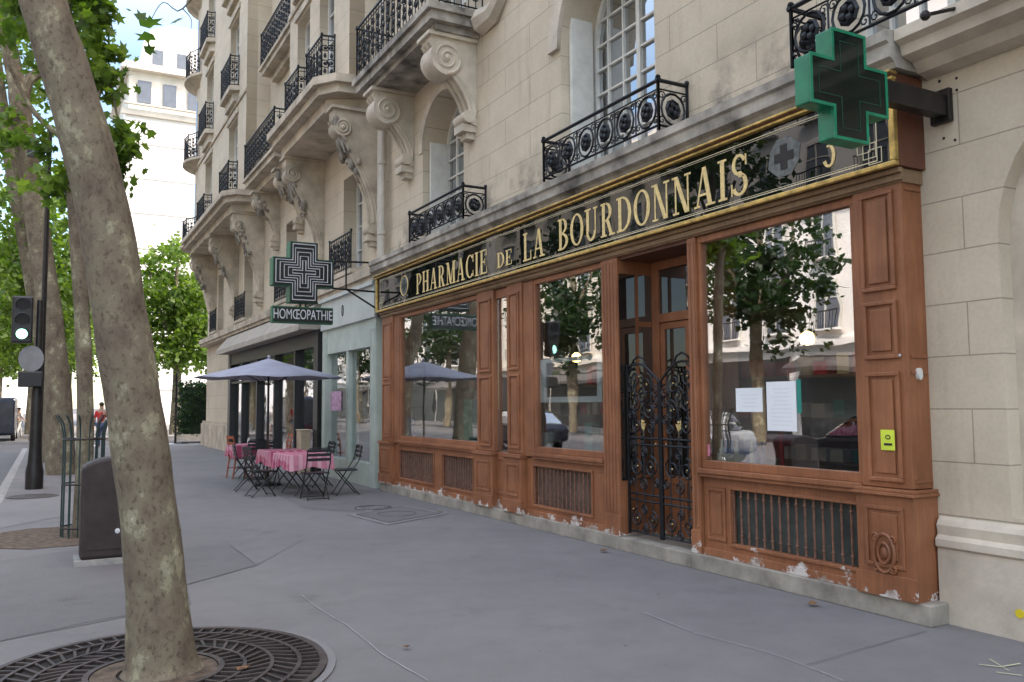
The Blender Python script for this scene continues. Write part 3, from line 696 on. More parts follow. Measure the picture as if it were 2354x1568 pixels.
def E_(cx, cy, rx, ry, tw, tt, a0, a1, n=14):
    r = []
    for i in range(n):
        p, q = radians(a0+(a1-a0)*i/n), radians(a0+(a1-a0)*(i+1)/n)
        r.append([(cx+(rx-tw)*cos(p), cy+(ry-tt)*sin(p)), (cx+rx*cos(p), cy+ry*sin(p)), (cx+rx*cos(q), cy+ry*sin(q)), (cx+(rx-tw)*cos(q), cy+(ry-tt)*sin(q))])
    return r
t_ = .055; sw = .16
stem = lambda x: R_(x, 0, x+sw, 1)+R_(x-.09, 0, x+sw+.09, t_)+R_(x-.09, 1-t_, x+sw+.09, 1)
GL = {
 'P': (.72, stem(.1)+E_(.3, .72, .38, .28, sw, t_, -90, 90)+R_(.2, .44, .31, .44+t_)),
 'H': (.88, stem(.1)+stem(.6)+R_(.2, .47, .65, .47+t_)),
 'A': (.90, L_(.09, 0, .38, 1, .06)+L_(.60, 0, .36, 1, sw)+R_(.2, .28, .65, .28+t_)+R_(0, 0, .25, t_)+R_(.5, 0, .88, t_)),
 'R': (.84, stem(.1)+E_(.3, .72, .36, .28, sw, t_, -90, 90)+R_(.2, .44, .31, .44+t_)+L_(.56, 0, .34, .46, sw)+R_(.5, 0, .84, t_)),
 'M': (1.08, R_(.12, 0, .18, 1)+R_(.02, 0, .3, t_)+R_(.0, 1-t_, .25, 1)+L_(.46, 0, .12, 1, .16)+L_(.5, 0, .8, 1, .06)+stem(.8)),
 'C': (.80, E_(.42, .5, .42, .5, sw, t_, 45, 315, 20)+R_(.70, .66, .75, .98)+R_(.70, .04, .75, .3)),
 'I': (.40, stem(.11)),
 'E': (.74, stem(.1)+R_(.1, 1-t_, .66, 1)+R_(.1, 0, .68, t_)+R_(.2, .47, .5, .47+t_)+R_(.62, .74, .66, 1)+R_(.64, 0, .68, .28)+R_(.47, .37, .51, .63)),
 'D': (.84, stem(.1)+E_(.32, .5, .48, .5, sw, t_, -90, 90, 18)),
 'L': (.70, stem(.1)+R_(.1, 0, .64, t_)+R_(.6, 0, .645, .34)),
 'B': (.76, stem(.1)+E_(.3, .755, .33, .245, sw*.9, t_, -90, 90)+E_(.3, .265, .39, .265, sw, t_, -90, 90)+R_(.2, .47, .31, .47+t_)),
 'O': (.84, E_(.42, .5, .42, .5, sw, t_, 0, 360, 28)),
 'U': (.86, R_(.1, .3, .1+sw, 1)+R_(0, 1-t_, .37, 1)+R_(.62, .3, .68, 1)+R_(.54, 1-t_, .78, 1)+E_(.39, .3, .29, .3, .12, .08, 180, 360)),
 'N': (.88, R_(.12, 0, .18, 1)+R_(.02, 0, .29, t_)+R_(.68, 0, .74, 1)+R_(.57, 1-t_, .85, 1)+L_(.56, 0, .1, 1, sw)+R_(0, 1-t_, .2, 1)),
 'S': (.70, E_(.35, .745, .27, .255, .12, .07, 20, 265)+E_(.35, .275, .31, .275, .14, .07, 95, -160)+R_(.58, .7, .63, .96)+R_(.03, .03, .08, .32)+L_(.34, .44, .22, .58, .2)),
 '3': (.66, E_(.32, .755, .27, .245, .13, .06, 155, -80)+E_(.32, .275, .31, .275, .15, .06, 85, -155)+R_(.24, .49, .36, .54)),
}
def word(txt, y_left, y_right, z0, h, parent, X, mat, name='letter'):
    tot = sum(GL[c][0] for c in txt)+.10*(len(txt)-1); s = (y_left-y_right)/tot; x = 0
    for c in txt:
        wd, ps = GL[c]; m = MB()
        for i, p in enumerate(ps):
            m.prism([(y_left-(x+a)*s, z0+b*h) for a, b in p], 'x', X-.004-.0004*(i % 7), X)
        m.build(name, mat, parent); x += wd+.10
YS = lambda px, py: PX(px, py, SX).y
lz = SZ0+.125
word('PHARMACIE', YS(957, 650), YS(1121, 600), lz, .35, sbo, SX-.0006, M_goldl)
word('DE', YS(1143, 600), YS(1178, 590), lz+.02, .21, sbo, SX-.0006, M_goldl)
word('LA', YS(1203, 590), YS(1253, 570), lz, .37, sbo, SX-.0006, M_goldl)
word('BOURDONNAIS', YS(1283, 560), YS(1722, 420), lz, .385, sbo, SX-.0006, M_goldl)
word('3', YS(1890, 350), YS(1922, 340), lz+.01, .34, sbo, SX-.0006, M_goldl, 'numeral')
def emblem(y, z, r, ringm=None):
    m = MB().prism([(y+r*1.0*cos(a*pi/4+pi/8)*(1.1 if a % 2 else .95), z+r*sin(a*pi/4+pi/8)) for a in range(8)], 'x', SX-.004, SX-.0005)
    o = m.build('emblem', M_embl, sbo); c = MB(); a = r*.22; b = r*.6
    c.prism([(y-a, z-b), (y+a, z-b), (y+a, z-a), (y+b, z-a), (y+b, z+a), (y+a, z+a), (y+a, z+b), (y-a, z+b), (y-a, z+a), (y-b, z+a), (y-b, z-a), (y-a, z-a)], 'x', SX-.008, SX-.0045)
    c.build('emblem_cross', M_steel, o)
    if ringm: MB().tube([(SX-.006, y+r*1.02*cos(k*pi/10), z+r*1.02*sin(k*pi/10)) for k in range(20)], .010, 5, True).build('emblem_ring', ringm, o)
emblem(YS(1803, 375), 3.69, .18); emblem(YS(930, 665), 3.69, .17, M_goldl)
def text(name, s, mat, size, Mx, parent=None, ext=.002, sx=1., off=0.):
    cu = bpy.data.curves.new('t', 'FONT'); cu.body = s; cu.size = size; cu.extrude = ext; cu.align_x = 'CENTER'; cu.align_y = 'CENTER'; cu.offset = off
    ob = bpy.data.objects.new('t', cu); COL.objects.link(ob); dg = bpy.context.evaluated_depsgraph_get()
    me = bpy.data.meshes.new_from_object(ob.evaluated_get(dg)); bpy.data.objects.remove(ob)
    me.transform(Mx @ Matrix.Diagonal((sx, 1, 1, 1))); me.materials.clear(); me.materials.append(mat); me.name = name
    return link(name, me, parent)
def Mface_y(x, y, z): return Matrix(((1, 0, 0, x), (0, 0, -1, y), (0, 1, 0, z), (0, 0, 0, 1)))

# interior of the shop
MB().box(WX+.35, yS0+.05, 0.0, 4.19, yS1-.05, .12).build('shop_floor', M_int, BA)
MB().box(4.1, yS0+.05, .13, 4.19, yS1-.05, 3.9).build('shop_back_wall', M_intw, BA)
MB().box(WX+.7, yS0-.25, .13, 4.05, yS0-.1, 3.9).build('shop_side_wall', M_intw, BA)
for n_, (ya, yb, lab) in enumerate(((yS0+.2, yw1b+1.2, 'tall brown shelf unit inside the shop behind the big right display window'), (yd1+.3, yn1b+.6, 'tall brown shelf unit inside the shop behind the middle display window'), (yn2a+1.0, yS1-.4, 'tall brown shelf unit inside the shop behind the far left display window'))):
    xs = 1.5
    t = thing('shelf_unit', lab, 'shelf', (xs+.3, (ya+yb)/2, .12))
    for z in (.5, .95, 1.4, 1.85, 2.3): MB().box(xs, ya, z, xs+.4, yb, z+.03).build('shelf', M_intw, t)
    MB().box(xs+.41, ya, .12, xs+.45, yb, 2.7).build('back_panel', M_intw, t)
    mm = [M_white, M_red, M_teal, M_white, M_blue, M_tan, M_white]
    for z in (.53, .98, 1.43, 1.88):
        yy = ya+.05
        while yy < yb-.2:
            ww = random.uniform(.08, .24); hh = random.uniform(.10, .28); mt = random.choice(mm) if z != 1.88 else random.choice([M_red, M_red, M_white])
            o = MB().box(xs+.08, yy, z+.002, xs+.3, yy+ww*.9, z+hh).build('product_box', mt, None, bevel=.004)
            tag(o, 'small carton standing in a row on the shelves inside the shop', 'box', 'cartons on the shop shelves'); yy += ww+random.uniform(.01, .15)
for (ya, yb) in ((yw1a, yw1b), (yw2a, yw2b), (yw3a, yw3b)):
    MB().box(.155, ya+.05, .5, .95, yb-.05, 1.02).build('display_ledge', M_int, PH)
for i in range(9):
    y = Yp(1662, 1035, .2)-i*.066; m = MB().lathe([(.026, 0), (.028, .01), (.028, .13), (.012, .16), (.012, .20), (.016, .205), (.016, .225)], (.19, y, 1.022), 10)
    o = m.build('bottle', M_blue if i % 3 else M_white, None, smooth=True); tag(o, 'small bottle in the row at the foot of the big right window', 'bottle', 'bottles in the right window')
for i, (px, mt, ww, hh, lab) in enumerate(((1690, M_white, .35, .07, 'low white carton at the foot of the big right display window'), (1352, M_teal, .16, .34, 'green carton standing at the right side of the middle display window'), (1245, M_white, .2, .2, 'small white carton at the left corner of the middle display window'),
                                          (1075, M_teal, .3, .65, 'tall blue-green display stand in the far left window'), (935, M_blue, .2, .35, 'blue carton in the left corner of the far left window'))):
    y = Yp(px, 1000, .20); xo = .157 if i == 0 else .20
    o = MB().box(xo-.03 if i == 0 else xo, y-ww/2, 1.022+(.025 if i == 0 else 0), xo-.005 if i == 0 else .32, y+ww/2, 1.022+hh+(.025 if i == 0 else 0)).build('carton', mt, None, bevel=.004); tag(o, lab, 'box')
q_ = Yp(1797, 1030, .35); o = MB().tube([(.35, q_, 1.02), (.35, q_, 1.42)], .02, 8).build('display_stick', M_red); tag(o, 'thin red upright rod inside the big right display window', 'rod')
ya, yb = Yp(1384, 870, .13), Yp(1230, 870, .13); za, zb_ = PX(1300, 925, .13).z, PX(1300, 822, .13).z
m = plate('display_board', rect(ya, yb, za, zb_), [rect(ya+.10, yb-.28, za+.07, zb_-.05)], .125, .14, M_paper)
tag(m, 'white open rectangular display frame in the middle shop window', 'display frame')
for (px, py, lab, mt) in ((1325, 820, 'yellow-green glass pendant lamp glowing in the middle shop window', M_lampy), (1855, 775, 'small orange lamp glowing inside the big right display window', M_lampy)):
    q = PX(px, py, 1.2); t = thing('pendant_lamp', lab, 'lamp', (q.x, q.y, q.z))
    MB().lathe([(.02, .06), (.06, .03), (.075, -.02), (.055, -.07), (.02, -.08)], q, 14).build('lamp_shade', mt, t, smooth=True)
    MB().tube([(q.x, q.y, q.z+.06), (q.x, q.y, 3.9)], .006, 4).build('lamp_cord', M_black, t)
def notice(px0, px1, py0, py1, X, mat, lab, name='paper_notice', lines=True):
    a = PX((px0+px1)/2, (py0+py1)/2, X); y1 = PX(px0, (py0+py1)/2, X).y; y0 = PX(px1, (py0+py1)/2, X).y
    z1 = PX((px0+px1)/2, py0, X).z; z0 = PX((px0+px1)/2, py1, X).z
    t = MB().box(X-.0015, y0, z0, X, y1, z1).build(name, mat); tag(t, lab, 'notice')
    if lines:
        m = MB(); n = int((z1-z0)/.035)
        for i in range(1, n-1):
            ww = (y1-y0)*random.uniform(.45, .75)/2; c = (y0+y1)/2; m.box(X-.0022, c-ww, z1-.035*i-.03, X-.0016, c+ww, z1-.035*i-.028)
        m.build('print_line', M_gprint, t)
    return t
notice(1692, 1753, 892, 947, .096, M_paper, 'small white paper notice on the big right display window, left of the taller sheet')
notice(1763, 1831, 877, 991, .096, M_paper, 'tall white paper sheet stuck on the big right display window')
notice(1832, 1842, 872, 950, .096, M_teal, 'narrow green strip beside the tall white sheet on the right window', lines=False)
notice(1619, 1632, 1022, 1048, .096, mk('pink_sticker_paper', (.7, .25, .35, 1), .3, 30, .7), 'tiny pink and white sticker low at the left corner of the big right window', 'sticker', False)
st = notice(2025, 2057, 988, 1035, .006, M_yel, 'fluorescent yellow sticker on the right wooden pilaster', 'sticker', False)
q = PX(2041, 1005, .004)
MB().tube([(q.x-.001, q.y+.02*cos(a*pi/5), q.z+.014*sin(a*pi/5)) for a in range(10)], .004, 4, True).box(q.x-.002, q.y-.035, q.z-.062, q.x, q.y+.035, q.z-.045).build('print', M_blackt, st)
q = PX(2344, 1411, .2)
o = MB().prism([(q.y+.03*cos(a*pi/8), q.z+.03*sin(a*pi/8)) for a in range(16)], 'x', .198, .203).build('sticker', M_yball)
tag(o, 'small round yellow sticker low on the stone wall at the right edge', 'sticker')

# ------------------------------------------------------------ cross signs
def crosspoly(r, a): return [(-a, -r), (a, -r), (a, -a), (r, -a), (r, a), (a, a), (a, r), (-a, r), (-a, a), (-r, a), (-r, -a), (-a, -a)]
BCY = PX(2175, 275, WX-.02).y; c0 = PY(1938, 205, BCY)
CR = thing('pharmacy_cross_sign', 'big green pharmacy cross with dark glassy face on a steel arm above the right pilaster', 'sign', (WX, BCY, c0.z))
r_, a_ = .375, .165
def cross_plate(cx, cz, r, a, ya, yb, mat, name, par, bevel=0.):
    return MB().prism([(cx+p, cz+q) for p, q in crosspoly(r, a)], 'y', ya, yb).build(name, mat, par, bevel=bevel)
def cross_ring(cx, cz, r, a, wd, ya, yb, mat, name, par):
    m = MB(); n = 12; vs = []
    for yy in (ya, yb):
        for poly in (crosspoly(r, a), crosspoly(r-wd, a-wd)): vs += [(cx+p, yy, cz+q) for p, q in poly]
    fs = []
    for i in range(n):
        j = (i+1) % n
        fs += [(i, j, n+j, n+i), (2*n+i, 2*n+j, 3*n+j, 3*n+i), (i, j, 2*n+j, 2*n+i), (n+i, n+j, 3*n+j, 3*n+i)]
    return m.add(vs, fs).build(name, mat, par)
cross_plate(c0.x, c0.z, r_, a_, BCY-.05, BCY+.08, M_green, 'casing', CR, .010)
cross_ring(c0.x, c0.z, r_+.003, a_+.003, .022, BCY-.062, BCY-.051, M_green, 'rim', CR)
cross_plate(c0.x, c0.z, r_-.020, a_-.020, BCY-.0575, BCY-.0515, M_dkface, 'face', CR)
cross_ring(c0.x, c0.z, r_-.075, a_-.075, .006, BCY-.0605, BCY-.058, M_gline, 'inner_line', CR)
MB().box(c0.x+r_-.03, BCY-.03, c0.z-.02, WX-.05, BCY+.07, c0.z+.14).build('arm', M_steel, CR, bevel=.006)
MB().box(WX-.05, BCY-.05, c0.z-.06, WX-.003, BCY+.11, c0.z+.19).build('wall_plate', M_steel, CR, bevel=.006)
LY = 15.45; c1 = PY(697, 627, LY); hw = (PY(767, 627, LY).x-PY(627, 627, LY).x)/2
LC = thing('homeopathy_cross_sign', 'green edged pharmacy cross with silver concentric outlines and a lettered plate below', 'sign', (0, LY, 3.6))
aw = hw*.46
cross_plate(c1.x, c1.z, hw, aw, LY-.05, LY+.22, M_green2, 'casing', LC, .01)
cross_plate(c1.x, c1.z, hw-.012, aw-.012, LY-.062, LY-.051, M_bface, 'face', LC)
for k in range(5):
    rr = hw-.05-.075*k; aa = max(.02, aw-.05-.045*k)
    MB().tube([(c1.x+p, LY-.07, c1.z+q) for p, q in crosspoly(rr, aa)], .011, 5, True).build('neon_tube', M_silver, LC)
p0, p1 = PY(624, 722, LY), PY(764, 728, LY); pz0 = PY(694, 744, LY).z; pz1 = PY(694, 706, LY).z
MB().box(p0.x, LY-.05, pz0, p1.x, LY+.12, pz1).build('plate_casing', M_green2, LC, bevel=.008)
MB().box(p0.x+.02, LY-.056, pz0+.02, p1.x-.02, LY-.051, pz1-.02).build('plate_face', M_bface, LC)
text('lettering', 'HOM\u0152OPATHIE', M_silver, .26, Mface_y((p0.x+p1.x)/2, LY-.06, (pz0+pz1)/2), LC, .003, (p1.x-p0.x-.1)/1.78, .0)
br = MB(); xr = c1.x+hw
zb1, zb2 = PY(800, 603, LY).z, PY(800, 665, LY).z
br.tube([(xr-.02, LY, zb1), (.0, LY, zb1+.03)], .02, 6).tube([(xr-.02, LY, zb2), (-.02, LY, zb2-.02)], .02, 6)
br.tube([(xr+.25, LY, zb1), (xr+.25, LY, zb2)], .018, 6).tube([(xr+.25, LY, zb2), (-.02, LY, zb2-.35)], .018, 6)
br.box(-.03, LY-.06, zb2-.5, WX, LY+.06, zb1+.1)
br.build('bracket', M_steel, LC)
for sg in (-1, 1): MB().tube([(c1.x+sg*.05, LY, pz1), (c1.x+sg*.05, LY, c1.z-hw)], .02, 6).build('hanger', M_steel, LC)

# ------------------------------------------------------------ building B
yB0, yB1 = yE+.004, 37.0
BB = thing('apartment_building', 'tall cream stone apartment building with projecting balconied bays and carved consoles', 'building', (2, 26, 0))
gs0, gs1 = yB0+.12, Yp(738, 1000, 0)
bs0, bs1 = gs1+.35, Yp(522, 1000, 0)
mzw = [(17.2, 18.5), (22.6, 23.8), (28.2, 29.6), (33.5, 34.6)]
hB = [rect(a, b, 4.55, 6.7) for a, b in mzw]+[rect(gs0, gs1, .05, 3.95), rect(bs0, bs1, .05, 3.5)]
for z in (8.3, 11.75, 15.2): hB += [rect(22.3, 23.9, z, z+2.45)]
plate('wall', rect(yB0, yB1-.6, 0, 24), hB, WX, WX+.5, M_stoneB, BB)
MB().box(WX+.5, yB0, 0, 14, yB0+.3, 24).box(WX+.5, yB1-.9, 0, 14, yB1-.602, 24).box(5, yB0+.3, 0, 14, yB1-.9, 24).box(WX+.5, yB0+.3, 23.6, 5, yB1-.9, 24).build('rear_mass', M_stoneB, BB)
for a, b in mzw: win(BB, a, b, 4.55, 6.7, 0, WX+.35, 2, 4)
for z in (8.3, 11.75, 15.2): win(BB, 22.3, 23.9, z, z+2.45, 0, WX+.35, 2, 4)
for a, b in mzw: railing(BB, [(-.02, a-.12), (-.02, b+.12)], 4.46, 5.25, 'bar'); MB().box(-.06, a-.2, 4.36, WX-.003, b+.2, 4.455).build('sill', M_trimB, BB)
MB().box(-.10, yB0+.05, 4.12, WX-.003, yB1-.1, 4.30).box(-.04, yB0+.05, 4.02, WX-.003, yB1-.1, 4.119).build('string_course', M_trimB, BB)
BX = -.45
def bay(y0, y1, wins, nm):
    hs = [rect(a, b, z, z+2.5) for a, b in wins for z in (8.35, 11.8, 15.25, 18.7)]
    plate(nm, rect(y0, y1, 8.12, 24), hs, BX, BX+.32, M_stoneB, BB)
    MB().box(BX+.32, y0, 8.12, WX-.002, y0+.3, 24).build('bay_cheek', M_stoneB, BB)
    MB().box(BX+.32, y1-.3, 8.12, WX-.002, y1, 24).build('bay_cheek', M_stoneB, BB)
    s = MB()
    s.prism([(BX-.62, y0+.35), (BX-.62, y1-.35), (BX-.30, y1+.1), (WX-.003, y1+.25), (WX-.003, y0-.25), (BX-.30, y0-.1)], 'z', 7.95, 8.11)
    s.prism([(BX-.50, y0+.40), (BX-.50, y1-.40), (BX-.22, y1), (WX-.003, y1+.12), (WX-.003, y0-.12), (BX-.22, y0)], 'z', 7.78, 7.949)
    s.prism([(BX-.30, y0+.50), (BX-.30, y1-.50), (WX-.003, y1-.05), (WX-.003, y0+.05)], 'z', 7.55, 7.779)
    s.build('balcony_slab', M_trimB, BB)
    for a, b in wins:
        for z in (8.35, 11.8, 15.25, 18.7):
            win(BB, a, b, z, z+2.5, 0, BX+.24, 2, 4)
            if z > 9:
                MB().prism([(BX-.30, a-.1), (BX-.30, b+.1), (BX-.002, b+.25), (BX-.002, a-.25)], 'z', z-.2, z-.05).prism([(BX-.15, a), (BX-.15, b), (BX-.002, b+.1), (BX-.002, a-.1)], 'z', z-.5, z-.201).build('sill', M_trimB, BB)
            railing(BB, [(BX-.01, a-.1), (BX-.27, a-.05), (BX-.27, b+.05), (BX-.01, b+.1)], z-.04 if z > 9 else 8.12, z+.95, 'bar')
            MB().box(BX-.06, a-.14, z+2.55, BX-.002, b+.14, z+2.72).build('lintel', M_trimB, BB)
    MB().box(BX-.12, y0-.05, 21.9, BX-.002, y1+.05, 22.3).build('cornice', M_trimB, BB)
    MB().box(BX-.05, y0-.02, 11.2, BX-.002, y1+.02, 11.32).build('cornice', M_trimB, BB)
bay(15.95, 20.75, [(17.0, 18.1), (18.9, 20.0)], 'bay_wall')
bay(26.1, 35.6, [(27.4, 28.9), (32.2, 33.7)], 'bay_wall')
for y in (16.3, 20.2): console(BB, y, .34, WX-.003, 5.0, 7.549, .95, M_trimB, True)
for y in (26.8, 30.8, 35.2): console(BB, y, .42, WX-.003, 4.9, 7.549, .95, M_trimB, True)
for z in (8.1, 11.55, 15.0):
    d = -.62 if z < 9 else -.2
    o = MB().box(d, 21.5, z-.15, WX-.003, 25.2, z).box(d-.07, 21.43, z+.001, WX-.003, 25.27, z+.08).box(d+.25, 21.7, z-.35, WX-.003, 25.0, z-.151).build('balcony', M_trimB, BB)
    railing(o, [(WX, 21.5), (d-.02, 21.5), (d-.02, 25.2), (WX, 25.2)], z+.081, z+1.1, 'bar')
for y in (22.0, 24.7): console(BB, y, .30, WX-.003, 6.3, 7.749, .75, M_trimB, True)
tw_ = MB().lathe([(1.5, 8.12), (1.5, 24)], (1.05, 36.3, 0), 28); tw_.build('corner_bay', M_stoneB, BB, smooth=True)
for z in (8.1, 11.55, 15.0, 18.4):
    o = MB().lathe([(1.5, z-.35), (1.62, z-.25), (1.8, z-.16), (2.0, z-.1), (2.0, z), (1.5, z)], (1.05, 36.3, 0), 28).build('balcony_ring', M_trimB, BB, smooth=True)
    pts = [(1.05+1.93*cos(radians(a)), 36.3+1.93*sin(radians(a))) for a in (215, 195, 175, 155, 135, 115)]
    railing(o, pts, z+.002, z+1.0, 'bar')
    MB().prism([(1.05+1.512*cos(radians(a)), 36.3+1.512*sin(radians(a))) for a in (150, 162, 174, 186)]+[(1.05+1.4*cos(radians(a)), 36.3+1.4*sin(radians(a))) for a in (186, 150)], 'z', z+.15, z+2.6).build('window', M_glassd, BB)
MB().lathe([(.9, 5.4), (1.1, 6.2), (1.35, 7.1), (1.45, 7.74)], (1.05, 36.3, 0), 24).build('turret_corbel', M_trimB, BB, smooth=True)
MB().box(WX, yB1-.6, 0, 14, yB1, 7.9).build('corner_wall', M_stoneB, BB)
MB().box(.06, bs1+.3, 0, WX-.003, yB1-.02, .9).box(.12, bs1+.3, .901, WX-.003, yB1-.02, 1.0).build('plinth', M_trimB, BB)

GS = thing('pale_green_shopfront', 'narrow pale sage-green shopfront between the pharmacy and the café awning', 'shopfront', (0, (gs0+gs1)/2, 0))
m = MB().box(.02, gs0-.05, 0, .3, gs0+.25, 3.3).box(.02, gs1-.3, 0, .3, gs1+.03, 3.3).box(.04, gs0+.25, 0, .3, gs1-.3, .45).box(.06, gs0+1.75, .451, .3, gs0+1.9, 2.75).box(.04, gs0+.25, 2.75, .3, gs1-.3, 3.3)
for a, b in ((gs0-.01, gs0+.21), (gs1-.26, gs1-.01)): pframe(m, a, b, .5, 3.1, .02, .02, .012)
m.build('frame', M_sage, GS, bevel=.006)
MB().box(-.02, gs0-.08, 3.301, .3, gs1+.05, 4.0).box(-.08, gs0-.1, 3.93, -.021, gs1+.07, 4.01).build('fascia', M_sage2, GS, bevel=.006)
MB().box(.15, gs0+.25, .451, .16, gs1-.3, 2.749).build('pane', M_glass, GS)
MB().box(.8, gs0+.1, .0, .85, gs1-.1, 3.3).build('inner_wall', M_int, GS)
MB().tube([(-.03, gs0+1.9+.05*cos(a*pi/5), 3.62+.12*sin(a*pi/5)) for a in range(10)], .008, 4, True).build('fascia_emblem', M_steel, GS)
notice(757, 785, 900, 944, .14, mk('pink_poster_paper', (.6, .35, .5, 1), .3, 14, .7), 'pink poster in the window of the pale green shopfront', 'poster', True)
BS = thing('black_cafe_shopfront', 'black framed café front under a taupe awning box, further along the street', 'shopfront', (0, (bs0+bs1)/2, 0))
m = MB().box(.0, bs0-.02, 0, .3, bs0+.35, 3.38).box(.0, bs1-.4, 0, .3, bs1+.02, 3.38).box(.02, bs0+.35, 3.0, .3, bs1-.4, 3.38).box(.02, bs0+.35, 0, .3, bs1-.4, .3)
for k in range(1, 5):
    y = bs0+(bs1-bs0)*k/5; m.box(.03, y-.06, .3, .3, y+.06, 3.0)
m.box(.04, bs0+.35, 2.35, .28, bs1-.4, 2.42); m.build('frame', M_black, BS)
MB().box(.15, bs0+.35, .3, .16, bs1-.4, 3.0).build('pane', M_glass, BS)
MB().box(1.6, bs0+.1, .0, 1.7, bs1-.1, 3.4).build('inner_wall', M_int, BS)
AW = thing('awning', 'light taupe awning hood with straight lower edge above the black café front', 'awning', (0, (bs0+bs1)/2, 3.4))
MB().prism([(WX-.01, 4.0), (-.02, 3.98), (-.40, 3.52), (-.40, 3.385), (WX-.01, 3.385)], 'y', bs0+.15, bs1+.1).build('canopy', M_awn, AW)
MB().box(-.415, bs0+.15, 3.36, -.402, bs1+.1, 3.45).build('valance', M_awn, AW)
for k, mt in enumerate((M_red, M_tan, M_red)):
    MB().box(.35, 22.5+k*1.7, .32, .8, 23.3+k*1.7, 1.1).build('counter_display', mt, BS)

# ------------------------------------------------------------ café furniture
def umbrella(x, y):
    t = thing('cafe_umbrella', 'pale grey-lavender café umbrella open over the pink covered tables', 'umbrella', (x, y, 0))
    m = MB(); n = 8; R = 1.48; top = 2.56; low = 2.17; vs = [(x, y, top)]; fs = []
    rings = 5
    for k in range(1, rings+1):
        q = k/rings
        for j in range(n*4):
            a = 2*pi*j/(n*4)+.3; rr = R*q
            sc = abs(((j % 4)-2)/2.)
            sag = (1-sc)*.05*q; vs.append((x+rr*cos(a)*(1-.03*(1-sc)), y+rr*sin(a)*(1-.03*(1-sc)), top-(top-low)*(q**.9)-sag*.6))
    nn = n*4
    for j in range(nn): fs.append((0, 1+j, 1+(j+1) % nn))
    for k in range(rings-1):
        for j in range(nn): fs.append((1+k*nn+j, 1+(k+1)*nn+j, 1+(k+1)*nn+(j+1) % nn, 1+k*nn+(j+1) % nn))
    c = m.add(vs, fs).build('canopy', M_umb, t, smooth=True)
    md = c.modifiers.new('th', 'SOLIDIFY'); md.thickness = .006
    MB().tube([(x, y, .05), (x, y, top-.02)], .024, 8).build('pole', M_steel, t)
    MB().lathe([(.02, top-.02), (.035, top+.02), (.02, top+.06)], (x, y, 0), 8).build('finial', M_umb, t)
    for j in range(8):
        a = 2*pi*j/8+.3; MB().tube([(x, y, top-.06), (x+R*.97*cos(a), y+R*.97*sin(a), low+.0)], .008, 4).build('rib', M_steel, t); MB().tube([(x, y, 2.0), (x+R*.5*cos(a), y+R*.5*sin(a), top-(top-low)*.55)], .006, 4).build('strut', M_steel, t)
    MB().lathe([(.28, 0.002), (.28, .05), (.05, .08), (.04, .3)], (x, y, 0), 18).build('base', M_steel, t)
umbrella(PD(617, 900, 17.2).x, PD(617, 900, 17.2).y)
def ftable(loc, rz, lx, ly, lab):
    t = thing('cafe_table', lab, 'table', loc, rz, None)
    MB().box(-lx/2, -ly/2, .715, lx/2, ly/2, .735).build('tabletop', M_steel, t, True)
    for sg in (-1, 1):
        for d in (-1, 1): MB().tube([(-d*lx*.35, sg*ly*.38, .71), (d*lx*.35, sg*ly*.38, .02)], .012, 6).build('leg', M_steel, t, True)
    c = MB(); n = 10
    def ring(off, z, wob):
        pts = []; hx, hy = lx/2+off, ly/2+off
        for i in range(n): pts.append((-hx+2*hx*i/n, -hy))
        for i in range(n): pts.append((hx, -hy+2*hy*i/n))
        for i in range(n): pts.append((hx-2*hx*i/n, hy))
        for i in range(n): pts.append((-hx, hy-2*hy*i/n))
        r = []
        for i, (a, b) in enumerate(pts):
            k = 1+wob*sin(i*1.9); r.append((a*k, b*k, z-(.07*abs(cos(i*pi/(2*n)*2)) if wob else 0)))
        return r
    R1 = ring(.004, .739, 0); R2 = ring(.012, .725, 0); R3 = ring(.03, .62, .015); R4 = ring(.035, .53, .04)
    vs = R1+R2+R3+R4; q = 4*n; fs = [tuple(range(q))]
    for k in range(3): fs += [(k*q+i, (k+1)*q+i, (k+1)*q+(i+1) % q, k*q+(i+1) % q) for i in range(q)]
    o = c.add(vs, fs).build('tablecloth', M_cloth); o.location = loc; o.rotation_euler = (0, 0, rz)
    tag(o, lab.replace('table', 'tablecloth').replace('folding ', 'pink checked ').replace('under a pink cloth', 'hanging over the folding table'), 'tablecloth')
TX = -1.45
ftable((TX, 15.35, 0), .05, .75, 1.0, 'folding café table under a pink cloth, nearest to the camera')
ftable((TX-.02, 16.75, 0), .0, .75, .9, 'folding café table under a pink cloth, middle one of the three')
ftable((TX-.1, 19.6, 0), .0, .75, .9, 'folding café table under a pink cloth, farthest one, beneath the umbrella')
def fchair():
    t = thing('folding_chair', '', 'chair', (0, 0, 0), 0, 'black folding chairs round the café tables')
    for sg in (-1, 1):
        MB().tube([(.20, sg*.20, .0), (-.20, sg*.20, .62), (-.24, sg*.20, .84)], .011, 6).build('leg', M_black, t, True)
        MB().tube([(-.22, sg*.18, .0), (.18, sg*.18, .45)], .011, 6).build('leg', M_black, t, True)
    m = MB()
    for k in range(6): m.box(-.17+k*.064, -.20, .445, -.17+k*.064+.045, .20, .458)
    m.tube([(-.17, -.19, .438), (.2, -.19, .438)], .009, 5).tube([(-.17, .19, .438), (.2, .19, .438)], .009, 5)
    m.build('seat', M_black, t, True)
    b = MB()
    for z in (.66, .74, .81): b.box(-.235-(z-.62)*.15, -.2, z, -.22-(z-.62)*.15, .2, z+.05)
    b.tube([(-.24, -.2, .84), (-.245, -.15, .875), (-.245, .15, .875), (-.24, .2, .84)], .011, 6)
    b.build('backrest', M_black, t, True)
    MB().tube([(.20, -.2, .03), (.20, .2, .03)], .009, 5).build('crossbar', M_black, t, True); MB().tube([(-.2, -.18, .03), (-.2, .18, .03)], .009, 5).build('crossbar', M_black, t, True)
    return t
